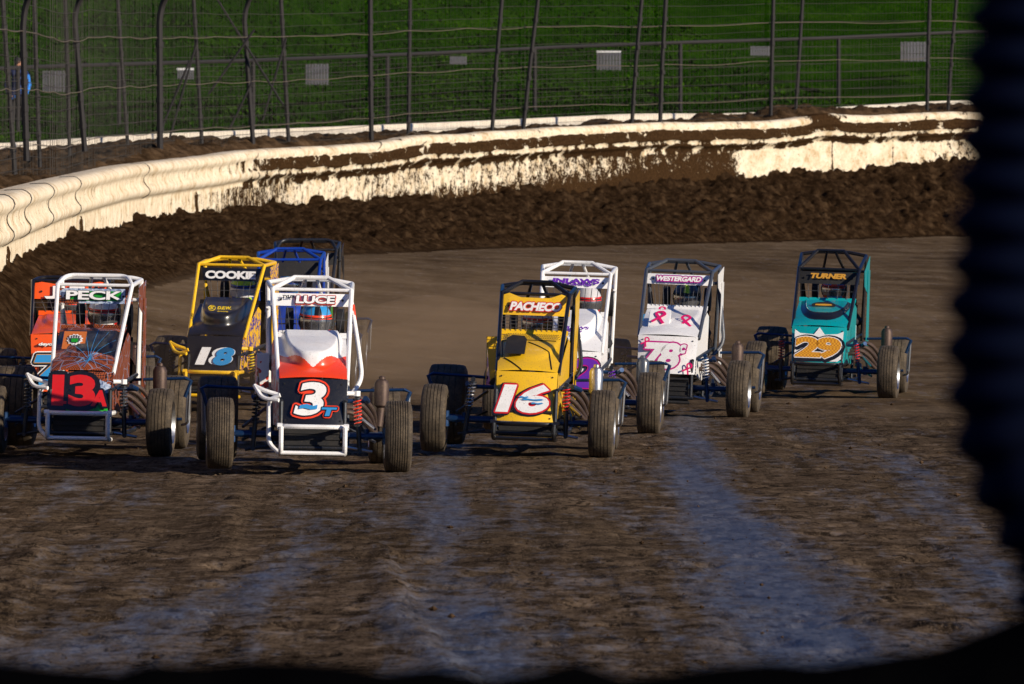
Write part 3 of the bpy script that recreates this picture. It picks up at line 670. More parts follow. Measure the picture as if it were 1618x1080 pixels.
def make_driver(x, y, z, yaw, roll, label, shell, band, trim, suit, hx, hz, tint=visor_m, parts=True):
    """seated person: one skinned body, helmet worn on the head"""
    B = [(0, 1.52, .40), (0, 1.50, .56), (0, 1.46, .74), (hx*.5, 1.42, hz-.22), (hx*.9, 1.36, hz-.14), (hx, 1.31, hz-.04), (hx, 1.30, hz+.06)]
    R = [.15, .14, .155, .12, .06, .085, .075]; E = [(i, i+1) for i in range(6)]
    for sg in (-1, 1):
        b = len(B); B += [(sg*.19, 1.42, hz-.27), (sg*.27, 1.28, .78), (sg*.19, 1.08, .80), (sg*.145, 1.00, .88)]; R += [.065, .05, .038, .032]
        E += [(3, b), (b, b+1), (b+1, b+2), (b+2, b+3)]
        for f in range(4):
            c = len(B); fz = .895-.016*f; B += [(sg*.14, .955, fz+.005), (sg*.118, .945, fz), (sg*.108, .965, fz-.004)]; R += [.011, .010, .009]; E += [(b+3, c), (c, c+1), (c+1, c+2)]
        c = len(B); B += [(sg*.125, .985, .90), (sg*.112, .962, .912)]; R += [.012, .010]; E += [(b+3, c), (c, c+1)]
        b = len(B); B += [(sg*.13, 1.40, .38), (sg*.17, .95, .50), (sg*.14, .55, .32), (sg*.14, .47, .36)]; R += [.095, .065, .045, .04]; E += [(0, b), (b, b+1), (b+1, b+2), (b+2, b+3)]
    me = bpy.data.meshes.new('person'); me.from_pydata(B, E, []); o = bpy.data.objects.new('tmp', me); col.objects.link(o)
    md = o.modifiers.new('s', 'SKIN'); md.use_smooth_shade = True
    for v, r in zip(me.skin_vertices[0].data, R): v.radius = (r, r)
    me.skin_vertices[0].data[0].use_root = True
    ss = o.modifiers.new('d', 'SUBSURF'); ss.levels = 1
    dg = bpy.context.evaluated_depsgraph_get(); bm_ = bpy.data.meshes.new_from_object(o.evaluated_get(dg)); bpy.data.objects.remove(o); bm_.name = 'person'
    bm_.materials.clear(); bm_.materials.append(suit); bm_.materials.append(skin_m)
    for p in bm_.polygons:
        c = p.center
        p.material_index = 1 if (abs(c.x-hx) < .12 and c.z > hz-.10 and c.y < 1.40) else 0
        p.use_smooth = True
    p = bpy.data.objects.new('person', bm_); col.objects.link(p); p.location = (x, y, z); p.rotation_euler = (0, math.radians(roll), -yaw)
    tag(p, label, 'driver', 'helmeted drivers in the race cars')
    # helmet: shell with chin bar, eye port and visor
    mats = [shell, band, trim, matt_black]
    def hp(u, v, r=1.):
        th = u*2*PI; ph = (v-.5)*PI; cx_, sx_ = math.cos(ph), math.sin(ph); X = .137*cx_*math.sin(th); Y = -.160*cx_*math.cos(th); Z = .158*sx_
        if sx_ < -.15: k = (-.15-sx_); Y -= (.05*k if math.cos(th) > 0 else -.03*k); X *= 1-.18*k
        Z = max(Z, -.142); return (X*r, Y*r, Z*r)
    def hm(u, v):
        fr = math.cos(u*2*PI); zz = math.sin((v-.5)*PI)
        if fr > .25 and -.34 < zz < .26: return 3
        if .26 <= zz < .38: return 1
        if zz > .36: return 2 if (abs(math.sin(u*2*PI)) < .28) else 0
        if zz < -.34: return 1 if (math.sin(u*2*PI*3+zz*5) > .45) else 0
        return 2 if zz < 0 else 0
    m = MB(); m.grid(lambda u, v: hp(u, v), 48, 30, hm); h = m.build('helmet', mats, p, ang=1.2); h.location = (hx, 1.28, hz); h.rotation_euler = (.12, 0, .12)
    m = MB(); m.grid(lambda u, v: hp(-.20+.40*u, .395+.18*v, 1.04), 20, 6); m.build('visor', tint, h, ang=1.2)
    m = MB(); m.grid(lambda u, v: hp(-.17+.34*u, .560+.018*v, 1.055), 20, 2); m.build('visor_strip', band, h, ang=1.2)
    return p

def make_car(c):
    yaw = math.radians(c['yaw']); Y = c['Y']; X = (c['x']-CX)*Y/FPX; zg = max(ground_at(X, Y), ground_at(X, Y+1.7)-.0)+c.get('dz', 0)
    root = empty('midget_race_car', (X, Y, zg), -yaw); tag(root, c['label'], 'race car', 'midget race cars coming out of the turn')
    if c.get('roll'): root.location.z += .008; root.rotation_euler = (0, math.radians(c['roll']), -yaw)
    tb = c['tube']; S = c.get('s', 1.)
    W = c.get('vw', .33); zc = c['zc']; zv0, zv1 = c['zv']; zt = c['zt']; zn0, zn1 = c['zn']; nw = c.get('nw', .26); ncx = c.get('ncx', 0.)-1.1*math.sin(math.radians(c.get('roll', 0)))
    P = lambda x, y, z: Vector((x+ncx, y, z))
    # ---- wheels
    for sx in (-1, 1):
        f = MB(); wheel(root, (sx*.70, 0, .285), .285, .215, sx, c.get('ribs', 6), .165)
        wheel(root, (sx*(.655 if sx > 0 else .70), 1.70, .315 if sx > 0 else .345), .315 if sx > 0 else .345, .25 if sx > 0 else .33, sx, 5, .17, True)
    # ---- front axle, arms, steering
    m = MB(); m.tube([(-.60, 0, .285), (.60, 0, .285)], .026, 10)
    for sx in (-1, 1):
        m.tube([(sx*.60, 0, .22), (sx*.60, 0, .35)], .024, 8); m.tube([(sx*.59, .01, .30), (sx*.47, .16, .30)], .013, 6)
        m.tube([(sx*.45, .0, .25), (sx*.45, .0, .34)], .022, 8)
    m.build('front_axle', c.get('axle', bluesteel), root)
    m = MB(); m.tube([(-.47, .17, .30), (.47, .17, .30)], .011, 8); m.tube([(.47, .14, .31), (.36, .85, .46)], .012, 8); m.build('steering_linkage', darksteel, root)
    for sx in (-1, 1):
        m = MB(); m.tube([(sx*.50, .0, .16), (sx*.27, -.03, .20)], .012, 8); m.tube([(sx*.52, .0, .24), (sx*.30, .62, .33)], .013, 8); m.tube([(sx*.52, .0, .34), (sx*.30, .60, .50)], .012, 8)
        m.build('radius_rod', darksteel if sx < 0 else steel, root)
        m = MB(); m.tube([P(sx*.02, .16, .55), P(sx*.44, .13, .555), ], .017, 8); m.tube([(sx*.44+ncx, .13, .555), (sx*.44, .05, .58)], .022, 8); m.build('torsion_arm', bluesteel, root)
    spr = c['springs']
    coil_shock(root, (-.42+ncx*.5, -.02, .62), (-.44, -.02, .17), spr[0], darksteel); coil_shock(root, (.36+ncx*.5, -.02, .60), (.40, -.02, .17), spr[1], c.get('shock', darksteel))
    # ---- front bumper
    bc = c['bumper']
    if bc:
        m = MB(); zb = zn0-.015; m.tube(bend([P(-.27, .05, zb), P(-.26, -.34, zb), P(.26, -.34, zb), P(.27, .05, zb)]), .019, 8)
        m.tube(bend([P(-.25, -.36, zb), P(-.25, -.37, .15), P(-.25, -.10, .14)]), .019, 8); m.tube(bend([P(.25, -.36, zb), P(.25, -.37, .15), P(.25, -.10, .14)]), .019, 8)
        m.tube([P(-.25, -.34, .155), P(.25, -.34, .155)], .016, 8); m.tube([P(-.28, -.34, zb), P(-.24, -.34, zb)], .027, 8); m.tube([P(.28, -.34, zb), P(.24, -.34, zb)], .027, 8)
        if c.get('hoop', True):
            m.tube(bend([P(-.26, -.15, .60), P(-.345, -.12, .56), P(-.345, -.16, .22), P(-.25, -.24, .14)]), .018, 8)
            m.tube(bend([P(-.27, -.12, .60), P(-.38, -.10, .63), P(-.45, -.06, .66)]), .017, 8); m.tube(bend([P(-.46, -.05, .67), P(-.40, -.14, .57), P(-.27, -.2, .56)]), .017, 8)
            m.tube([P(.26, -.1, .62), P(.345, -.04, .62)], .018, 8); m.tube([P(.345, -.05, .60), P(.345, -.05, .64)], .03, 8)
        m.build('front_bumper', bc, root)
    # ---- chassis rails and engine
    m = MB()
    for sx in (-1, 1):
        m.tube(bend([P(sx*.24, -.20, .20), P(sx*.30, .5, .17), P(sx*.31, 1.5, .17), P(sx*.27, 2.0, .30)]), .019, 8)
        m.tube([P(sx*.25, -.18, .55), P(sx*.31, .95, .62), P(sx*.31, 1.5, .64)], .019, 8); m.tube([P(sx*.25, -.2, .2), P(sx*.25, -.18, .55)], .017, 8)
        m.tube([P(sx*.30, .5, .17), P(sx*.30, .7, .60)], .016, 8)
    for yy in (-.2, .55, 1.5): m.tube([P(-.27, yy, .19), P(.27, yy, .19)], .017, 8)
    m.build('chassis', c.get('frame', darksteel), root)
    m = MB(); m.box(P(0, .48, .40), (.30, .55, .34)); m.box(P(0, .48, .60), (.22, .5, .10)); m.tube([P(-.1, .2, .48), P(.1, .2, .48)], .07, 12); m.box(P(-.20, .5, .5), (.12, .42, .12))
    for k in range(4): m.tube([P(-.20, .32+.11*k, .52), P(-.33, .32+.11*k, .60)], .025, 8)
    for k in range(5): m.tube([P(.15, .25+.1*k, .30), P(.25, .27+.1*k, .24)], .016, 6)
    m.build('engine', matt_black, root)
    m = MB(); m.box(P(0, -.16, .26), (.44, .05, .22)); 
    for k in range(5): m.box(P(0, -.19, .17+.045*k), (.43, .012, .008))
    m.tube([P(-.22, -.2, .37), P(.22, -.2, .37)], .014, 8); m.tube([P(-.24, -.21, .145), P(.24, -.21, .145)], .016, 8)
    m.build('radiator', matt_black, root)
    # ---- exhaust: four headers and upright muffler
    m = MB()
    for k in range(4):
        y0 = .30+.12*k; m.tube(bend([P(.16, y0, .44+.03*k), (.33+.035*k, y0, .47+.036*k), (.43+.035*k, y0+.1, .40+.02*k), (.56, y0+.30, .26)], 6), .0215, 10)
    m.build('exhaust_headers', rust, root)
    mz = c.get('muf', .72); m = MB()
    m.lathe([(mz-.24, .035), (mz-.22, .058), (mz-.05, .060), (mz-.02, .045), (mz-.01, .026), (mz+.01, .024), (mz+.015, .018)], (.60, .92, 0), 'z', 20)
    m.tube([(.58, .90, .33), (.60, .92, mz-.22)], .034, 12); m.build('muffler', c.get('mufm', rust), root)
    # ---- nose panel
    y0, y1 = -.20, -.10
    hn = MB(); nm = c['nose']; nmats, nfn = nm
    nwb = nw*.97
    def np_(u, v, off=0.):
        x = (u*2-1); w_ = nwb+(nw*1.02-nwb)*v; cu = .035*(1-x*x)*(1-.5*v); return P(x*w_, y0+(y1-y0)*v-cu-off, zn0+(zn1-zn0)*v)
    hn.grid(lambda u, v: np_(u, v), 40, 30, nfn); nose = hn.build('nose_panel', nmats, root, ang=.7)
    sm = MB()
    for sx in (-1, 1):
        sm.prism([(0, zn0), (.62, zn0+.04), (.62, zn1+.20), (.05, zn1)] if sx > 0 else [(0, zn0), (0.05, zn1), (.62, zn1+.20), (.62, zn0+.04)], P(sx*(nwb-.003), y0, 0), (0, 1, 0), (0, 0, 1), .004)
    # ---- hood with scoop
    yc = .78; hw = c.get('hw', W*.86); bulge = c.get('bulge', .06); hmats, hfn = c['hood']; deep = c.get('deep', .0)
    def hp(u, v):
        x = u*2-1; w_ = nw+(hw-nw)*v; yy = y1+(yc-y1)*v**1.15; z = zn1+(zc-zn1)*v**.95; z += .030*(1-x*x)*math.sin(PI*min(v+.15, 1))
        q = (abs(x)/.90)**2.8+((1-v)/.84)**2.2; e_ = min(max((q-.50)/.50, 0), 1)
        b_ = bulge*(1-e_*e_*(3-2*e_)); z += b_*.8; yy -= b_*1.4
        if deep and q < .5: z -= deep*(1-q/.5)
        return P(x*w_, yy, z)
    m = MB(); m.grid(hp, 110, 90, hfn); hood = m.build('hood', hmats, root, ang=.9)
    m = MB(); cc = c.get('cowl', hmats[0]); m.grid(lambda u, v: P((u*2-1)*(hw+.004), yc-.012+.045*v, zc+.002+v*.042), 10, 1); cw = m.build('cowl_strip', cc, hood)
    if c.get('cowl_text'):
        t = MB(); lettering(t, 'Triple', P(-.03, yc-.005, zc+.024), (1, 0, 0), (0, .7, .65), .20, .026, [(0, .02)]); lettering(t, 'X', P(.12, yc-.005, zc+.024), (1, 0, 0), (0, .7, .65), .06, .028, [(0, .05)]); t.build('lettering', matt_black, cw)
    # ---- side panels of the body
    sp = c['sides']
    for sx in (-1, 1):
        m = MB(); pts = [(-.10, zn1-.03), (.76, zc-.02), (.90, zc-.06), (.86, .42), (.50, .34), (-.16, zn0+.02)]
        if sx > 0: m.prism(pts[::-1], P(.265, 0, 0), (.045, 1, 0), (0, 0, 1), .004)
        else: m.prism(pts, P(-.265, 0, 0), (-.045, 1, 0), (0, 0, 1), .004)
        m.build('side_panel', sp[0 if sx < 0 else 1], root, smooth=False)
    if c.get('pod'):
        pw, pz0, pz1, pm = c['pod']; m = MB(); xa = -W-.02
        m.prism([(0, pz0), (-pw*.6, pz0+.04), (-pw, pz1-.01), (0, pz1)][::-1], P(xa+.02, 1.05, 0), (1, 0, 0), (0, 0, 1), .012)
        m.prism([(0, pz0), (.62, pz0), (.60, pz1-.04), (0, pz1)], P(xa-pw+.03, 1.05, 0), (0, 1, 0), (0, 0, 1), .006)
        m.prism([(0, 0), (pw, 0), (pw, .6), (0, .58)], P(xa-pw+.03, 1.05, pz1-.004), (1, 0, 0), (0, 1, -.06), .006)
        m.build('body_pod', pm, root, smooth=False)
    # ---- tail tank
    m = MB(); tk = c.get('tail', sp[0]); m.grid(lambda u, v: P((.30-.10*v)*math.cos(u*2*PI), 1.62+.62*v, .62+(.26-.12*v)*math.sin(u*2*PI)-.08*v), 24, 10); m.build('fuel_tank', tk, root)
    # ---- roll cage
    r = .0190; m = MB(); za = zv1+.03; st = c.get('cage', 'angle')
    fcl, fcr = P(-W+.01, .86, za), P(W-.01, .86, za); rl_, rr_ = P(-W-.015, 1.42, zt-.05), P(W+.015, 1.42, zt-.05)
    pl, pr = P(-nw-.005, -.02, zn1-.02), P(nw+.005, -.02, zn1-.02)
    m.tube([pl, fcl], r*.95, 10); m.tube([pr, fcr], r*.95, 10); m.tube([fcl, rl_], r, 10); m.tube([fcr, rr_], r, 10)
    m.tube([fcl, fcr], r*.75, 8)
    if st == 'angle':
        for yy, dz, k in ((1.02, 0, .42), (1.45, -.02, .50)):
            a, b = (fcl, fcr) if yy < 1.2 else (rl_, rr_); m.tube([a, P(-W*k, yy, zt+dz), P(W*k, yy, zt+dz), b], r, 10)
    else:
        for yy, dz in ((1.05, 0), (1.45, -.02)):
            a, b = (fcl, fcr) if yy < 1.2 else (rl_, rr_); m.tube(bend([a, P(-W*.80, yy-.02, zt-.012+dz), P(W*.80, yy-.02, zt-.012+dz), b], 7), r, 10)
    for sx in (-1, 1):
        m.tube([P(sx*.045, 1.04, zt-.01), P(sx*.11, 1.44, zt-.20)], r*.8, 8); m.tube([P(sx*(W+.015), 1.42, zt-.05), P(sx*(W-.01), 1.46, .60)], r, 10)
        m.tube([P(sx*(W+.01), 1.41, zt-.25), P(sx*.27, 2.05, .50)], r*.85, 8)
    m.tube([P(-W, 1.44, zt-.22), P(W, 1.44, zt-.22)], r*.8, 8)
    cage = m.build('roll_cage', tb, root)
    if c.get('sweep'):
        m = MB(); m.tube(bend([P(W+.01, 1.36, zt-.20), P(W+.07, 1.22, .95), P(W+.105, 1.15, .70), P(W+.0, 1.0, .56)], 6), r, 10); m.build('side_guard_tube', c['sweep'], cage)
        if c.get('band'): m = MB(); m.tube([P(W+.016, 1.353, zt-.22), P(W+.033, 1.31, zt-.34)], r*1.12, 10); m.build('coloured_sleeve', c['band'], cage)
    # ---- nerf bars ahead of the rear wheels
    for sx in (-1, 1):
        m = MB(); m.tube([(sx*.33, 1.20, .60), (sx*.79, 1.20, .62)], .013, 8); m.tube([(sx*.79, 1.20, .62), (sx*.84, 1.20, .60), (sx*.79, 1.20, .46)], .017, 8)
        m.tube([(sx*.33, 1.30, .25), (sx*.76, 1.30, .27)], .013, 8)
        n_ = m.build('nerf_bar', bluesteel, root)
        m = MB(); m.tube(bend([(sx*.835, 1.20, .60), (sx*.82, 1.22, .24), (sx*.76, 1.28, .22)]), .012, 8); m.tube([(sx*.815, 1.20, .56), (sx*.80, 1.22, .25)], .008, 6); m.build('upright_bar', steel, n_)
    # ---- visor board with the name, rock screen
    m = MB(); vm, vfn = c['visor']; vb = c.get('visor_bow', 0.)
    def vp(u, v):
        x = u*2-1; top = zv1+vb*max(0, 1-abs(abs(x)-.75)*3); return P(x*W, .82+.03*v-.012*(1-x*x), zv0+(top-zv0)*v)
    m.grid(vp, 40, 12, vfn); vis = m.build('visor_board', vm, root, ang=.9)
    for sx in (-.8, .8):
        b = MB(); b.lathe([(-.006, .010), (.006, .010)], (0, 0, 0), 'z', 10); q = b.build('bolt', matt_black, vis); q.location = P(sx*W*.95, .822, (zv0+zv1)/2); q.rotation_euler = (PI/2, 0, 0)
    t = MB(); lm = c['name_mats']
    for (txt, dx, dz, w, h, lay, sh) in c['name']: lettering(t, txt, P(dx, .818-.010, (zv0+zv1)/2+dz), (1, 0, 0), (0, .03/(zv1-zv0), 1), w, h, lay, sh)
    if t.v: t.build('name_lettering', lm, vis, smooth=False)
    m = MB(); z0, z1 = zc+.03, zv0+.01; nvw = c.get('wires', 9)
    for k in range(nvw):
        x = (k+1)/(nvw+1)*2-1; m.tube([P(x*hw, .80, z0), P(x*W, .83, z1)], .0032, 5, cap=False)
    for k in range(c.get('hwires', 1)):
        t_ = (k+1)/(c.get('hwires', 1)+1); zq = z0+(z1-z0)*t_; m.tube([P(-W*.95, .815, zq), P(W*.95, .815, zq)], .0030, 5, cap=False)
    m.build('rock_screen', wire_m, root)
    # ---- seat, head surround, steering wheel
    hx, hz = c['head']
    m = MB()
    m.grid(lambda u, v: P((u*2-1)*(.20+.05*v), 1.60+.10*v-.10*abs(u*2-1)**2, .35+(hz-.47)*v), 14, 8)
    m.box(P(0, 1.42, .36), (.40, .40, .05))
    for sx in (-1, 1):                                              # padded head wings
        m.lathe([(-.035, .02), (-.03, .115), (.03, .115), (.035, .02)], P(hx+sx*.205, 1.38, hz-.02), 'x', 20)
    m.lathe([(-.12, .03), (-.10, .17), (.10, .17), (.12, .03)], P(hx, 1.56, hz), 'x', 22)
    m.build('seat', matt_black, root)
    m = MB(); pts = []
    for k in range(25):
        a = 2*PI*k/24; pts.append(P(.155*math.cos(a), .965-.04*math.sin(a), .88+.15*math.sin(a)))
    m.tube(pts, .013, 8, cap=False); m.tube([P(-.15, .965, .88), P(.15, .965, .88)], .012, 6); m.tube([P(0, .965, .88), P(0, .6, .72)], .014, 8); m.build('steering_wheel', matt_black, root)
    # dark panels inside the cockpit sides
    m = MB(); m.box(P(0, 1.70, .70), (.5, .02, .5)); m.build('firewall', matt_black, root, smooth=False)
    # ---- sail panel (tall side board on the cage)
    if c.get('sail'):
        sm_, z_lo = c['sail']; m = MB(); xs = W+.022
        if c.get('sail_full'):
            m.prism([(.86, za-.02), (1.30, zt-.06), (1.20, z_lo), (.98, z_lo), (.86, zc-.16), (.90, zv0-.02)][::-1], P(xs, 0, 0), (.03, 1, 0), (0, 0, 1), .004)
        else:
            m.prism([(.88, za-.02), (1.36, zt-.05), (1.30, zv0-.12), (.92, zv0-.02)][::-1], P(xs, 0, 0), (.03, 1, 0), (0, 0, 1), .004)
            m.prism([(1.16, zt-.2), (1.34, zt-.2), (1.36, z_lo), (1.12, z_lo)][::-1], P(xs+.008, 0, 0), (.03, 1, 0), (0, 0, 1), .004)
        m.build('sail_panel', sm_, root, smooth=False)
    # ---- race number and other graphics
    Vn = Vector((0, y1-y0, zn1-zn0)).normalized()
    t = MB()
    for (txt, dx, dz, w, h, lay, sh) in c['number']:
        lettering(t, txt, P(dx, (y0+y1)/2-.032+dz*(y1-y0)/(zn1-zn0), (zn0+zn1)/2+dz), (1, 0, 0), Vn, w, h, lay, sh)
    if c.get('number_fn'): c['number_fn'](t, P, lambda x, z: P(x, (y0+y1)/2-.036+(z-(zn0+zn1)/2)*(y1-y0)/(zn1-zn0), z), Vn)
    t.build('race_number', c['num_mats'], nose, smooth=False)
    if c.get('extra'): c['extra'](root, hood, nose, P, hp)
    for sx, zz in ((-1, zn0+.03), (1, zn0+.03), (-1, zn1-.04), (1, zn1-.04)):
        q_ = np_(.5+sx*.42, (zz-zn0)/(zn1-zn0)); b = MB(); b.lathe([(-.004, .007), (.004, .007)], (0, 0, 0), 'z', 8); q = b.build('fastener', matt_black, nose); q.location = q_+Vector((0, -.004, 0)); q.rotation_euler = (PI/2, 0, 0)
    if c.get('driver'):
        lab, sh, bd, tr, su, tint = c['driver']; make_driver(X, Y, zg, yaw, c.get('roll', 0), lab, sh, bd, tr, su, hx+ncx, hz, tint)
    return root
one = lambda m: ([m], None)
XA = (1, 0, 0)
# white and orange car with black nose, 3T
def x3(root, hood, nose, P, hp):
    m = MB(); m.grid(lambda u, v: Vector((.335, -.03+.78*v, .30+0*u))+P((u-.5)*.05, 0, .44+.36*v)*0+Vector((0, 0, .30+.4*v)), 1, 2)
    t = MB(); lettering(t, 'Triple X', P(.315, .60, 1.17), (0.05, .62, .55), (-1, .2, 0), .15, .022, [(0, .03)]); t.build('pillar_lettering', matt_black, hood, smooth=False)
def n3(t, P, Q, V):                # blue wave across the lower part of the 3
    lettering(t, 'T', Q(.12, .475), XA, V, .10, .06, [(0, .24), (1, .15), (3, .05)], .3, lift0=.004)
    t.prism([(-.085, 0), (-.03, .012), (.02, -.004), (.055, .006), (.05, -.028), (-.0, -.034), (-.05, -.022), (-.09, -.03)], Q(-.02, .525)+Vector((0, -.018, 0)), XA, V, .001, 3)
C3 = dict(roll=1.2, ribs=9, x=487, Y=54.8, yaw=-3.2, ncx=.045, label='white and orange midget race car with black nose and number 3T, nearest the camera', tube=white, bumper=white, vw=.325, nw=.265, zc=1.03, zv=(1.285, 1.385), zt=1.51, zn=(.375, .73),
    nose=one(black), hood=([white, redor], lambda u, v: 1 if (v < .56-.38*(1-abs(2*u-1)) and v > -.1) else 0), cowl=white, cowl_text=True,
    visor=one(white), name=[('LUCE', .03, .0, .30, .060, [(0, .12), (1, .075), (2, .02)], .12), ('TYLER', -.185, .022, .10, .022, [(1, .03)], .3)], name_mats=[redor, black, white], sides=(swirl_rw, white), pod=(.10, .52, .90, swirl_rw),
    springs=(matt_black, redor), number=[('3', -.015, .02, .185, .25, [(0, .085, 0, 0), (1, .045, 0, 0), (2, .012, 0, 0)], .25)], num_mats=[redor, black, white, sky_blue], number_fn=n3, sweep=white, band=redor, head=(.045, 1.165),
    driver=('driver in black and orange helmet with mirrored visor behind the LUCE board', sky_blue, redor, black, suit_m, visor_m), extra=x3, bulge=.085, deep=.0)
# copper car 13A
def scroll13(root, hood, nose, P, hp):
    m = MB()                                                   # crest sticker on copper square
    c_ = hp(.30, .60); V = (0, .82, .55)
    m.prism([(-.10, -.13), (.09, -.13), (.09, .13), (-.10, .13)], Vector(c_)+Vector((0, -.02, .012)), XA, V, .003, 5)
    star = []
    for k in range(24):
        a = 2*PI*k/24; rr = .070 if k % 2 else .056; star.append((rr*math.cos(a), .085/.07*rr*math.sin(a)))
    m.prism(star, Vector(c_)+Vector((0, -.026, .018)), XA, V, .003, 1); m.prism([(x*.75, y*.75) for x, y in star], Vector(c_)+Vector((0, -.031, .022)), XA, V, .003, 2)
    m.prism([(-.025, -.05), (.025, -.05), (.03, .0), (-.03, .0)], Vector(c_)+Vector((0, -.035, .026)), XA, V, .003, 3)
    for k in range(5): m.prism([(-.04+.02*k-.006, .01), (-.04+.02*k+.006, .01), (-.04+.02*k, .055)], Vector(c_)+Vector((0, -.035, .026)), XA, V, .003, 4)
    m.build('crest_sticker', [weave, white, bluegrey, green, silver, copper], hood, smooth=False)
    m = MB()                                                   # pale blue rays of the print
    c0 = Vector(hp(.60, .18))
    for a in [-2.9, -2.6, -2.3, -.2, .1, .45, .8, 1.2, 1.57, 2.0, 2.6, 3.0, 3.3]:
        for q in range(12):
            t0, t1 = q/12, (q+1)/12; f = lambda t: (.60+.45*t*math.cos(a), .18+.75*t*math.sin(a))
            (ua, va), (ub, vb) = f(t0), f(t1)
            if not (0.02 < ub < .98 and .02 < vb < .98): break
            A, B = Vector(hp(ua, va)), Vector(hp(ub, vb)); nn = Vector((0, -.5, .85))*.006; sdv = (B-A).cross(nn).normalized()*.0022
            m.add([A-sdv+nn, A+sdv+nn, B+sdv+nn, B-sdv+nn], [(0, 1, 2, 3)], 0)
    m.build('ray_print', sky_blue, hood, smooth=False)
def nose13(u, v):
    x = u*2-1
    if v < .10: return 1
    if v > .93-.30*max(0, x)+.05*math.sin(u*9): return 2
    if abs(x) < .28 and v < .9: return 1
    return 0 if abs(x) > .35 and (x < 0 or v > .45) else (1 if v < .3 else 3)
def num13(t, P, Q, V):
    for k, (e, mi) in enumerate(((.016, 1), (0, 0))):           # slab feet and flag of the serif 1, serifs of the 3's ends
        for (x0, x1, z0, z1) in ((-.205, -.11, .428, .452),):
            t.prism([(x0-e, z0-e-.54), (x1+e, z0-e-.54), (x1+e, z1+e-.54), (x0-e, z1+e-.54)], Q(0, .54)+Vector((0, -.0035-.0065*k, 0)), XA, V, .001, mi)
C13 = dict(roll=1.0, x=121, Y=58.0, yaw=2.4, ncx=.06, label='copper patterned midget race car with white cage and red number 13A at the left', tube=white, cage='round', bumper=white, vw=.325, nw=.25, zc=1.03, zv=(1.25, 1.375), zt=1.495, zn=(.375, .70),
    nose=([marble, green, weave, black], nose13), hood=([weave, black], lambda u, v: 0 if (v < .35 or v > .93) else (0 if (u+.25*v < .45) and v < .62 else 1)), cowl=weave,
    visor=([weave, marble, green], lambda u, v: 0 if (u < .09+.05*math.sin(v*7) or u > .90 or (v < .25 and u < .3)) else (2 if .2 < v < .86 and .16 < u < .84 else 1)),
    name=[('PECK', 0, .005, .46, .072, [(0, .06), (1, .012)], 0)], name_mats=[black, white], sides=(weave, weave), pod=None,
    springs=(bluegrey, bluegrey), number=[('13', -.055, .005, .31, .235, [(1, .17, .004, -.006), (0, .05)], 0), ('A', .165, -.055, .11, .12, [(1, .16), (0, .05)], .1)], num_mats=[red, black, white], number_fn=num13, head=(.035, 1.155),
    driver=('driver in white and red helmet inside the white cage of the copper car', white, red, white, suit_m, visor_m), extra=scroll13, bulge=.02, sail=(weave, .42), muf=.74)
# black and yellow car 18
def x18(root, hood, nose, P, hp):
    m = MB(); c_ = Vector(hp(.52, .46))+Vector((0, -.03, .03)); V = (0, .80, .60)
    lettering(m, 'D.E.W.', c_+Vector((.045, 0, 0)), XA, V, .135, .045, [(0, .03)]); lettering(m, 'SHIRLEY'[:0]+'driving', c_+Vector((.03, -.03, -.035)), XA, V, .11, .018, [(0, .01)])
    pts = [Vector(c_)+Vector((-.085, 0, 0))+Vector(XA)*.035*math.cos(2*PI*k/24)+Vector(V).normalized()*.042*math.sin(2*PI*k/24) for k in range(25)]; m.tube(pts, .0035, 5, cap=False)
    lettering(m, 'S', Vector(c_)+Vector((-.085, 0, 0)), XA, V, .035, .05, [(0, .02)], .3); m.build('hood_lettering', ochre, hood, smooth=False)
C18 = dict(roll=1.2, ncx=.05, x=336, Y=69.4, yaw=6.5, label='black midget race car with yellow cage and blue and white number 18', tube=yellow, bumper=yellow, vw=.345, nw=.275, hw=.30, zc=1.04, zv=(1.275, 1.405), zt=1.51, zn=(.40, .74),
    nose=one(black), hood=one(black), visor=one(black), name=[('COOKIE', .0, -.005, .50, .072, [(0, .06)], 0)], name_mats=[white], sides=(black, swirl_yb), sail=(swirl_yb, .70), pod=None,
    springs=(darksteel, ochre), number=[('18', .03, -.03, .31, .16, [(1, .10), (0, .04)], .35)], num_mats=[white, black], head=(.06, 1.185), driver=('driver in yellow and blue helmet behind the wire screen of the black and yellow car', lime, blue, lime, suit_m, silver), extra=x18, bulge=.09, deep=.0)
def n18(t, P, Q, V): lettering(t, '8', Q(.108, .54)+Vector((0, -.012, 0)), XA, V, .15, .16, [(2, .045)], .35)
C18['num_mats'] = [white, black, sky_blue]; C18['number_fn'] = n18
# yellow car 16
def x16(root, hood, nose, P, hp):
    m = MB(); c_ = Vector(hp(.27, .52)); V = (0, .83, .55); pl = [(-.085, -.13), (.085, -.13), (.085, .10), (.06, .15), (-.04, .16), (-.085, .11)]
    m.prism(pl, c_+Vector((0, -.020, .026)), XA, (0, 1.45, .50), .004); m.build('hood_opening', matt_black, hood, smooth=False)
    for A, B in (((.10, .30), (.40, .0)), ((.45, .72), (.80, .45)), ((.80, .45), (.90, .05)), ((.04, .80), (.86, .80)), ((.04, .80), (.07, .35))):
        m = MB()
        for q in range(10):
            a = [A[i]+(B[i]-A[i])*q/10 for i in (0, 1)]; b = [A[i]+(B[i]-A[i])*(q+1)/10 for i in (0, 1)]; m.tube([Vector(hp(*a))+Vector((0, -.003, .003)), Vector(hp(*b))+Vector((0, -.003, .003))], .0042, 5, cap=False)
        m.build('hood_seam', matt_black, hood)
    for j in range(3):
        m = MB()
        for k in range(26): m.lathe([(0, .005), (.004, .005)], Vector(hp(.06+.88*k/25+(.017 if j % 2 else 0), .87+.05*j))+Vector((0, -.004, .004)), 'z', 6)
        m.build('hole_row', matt_black, hood)
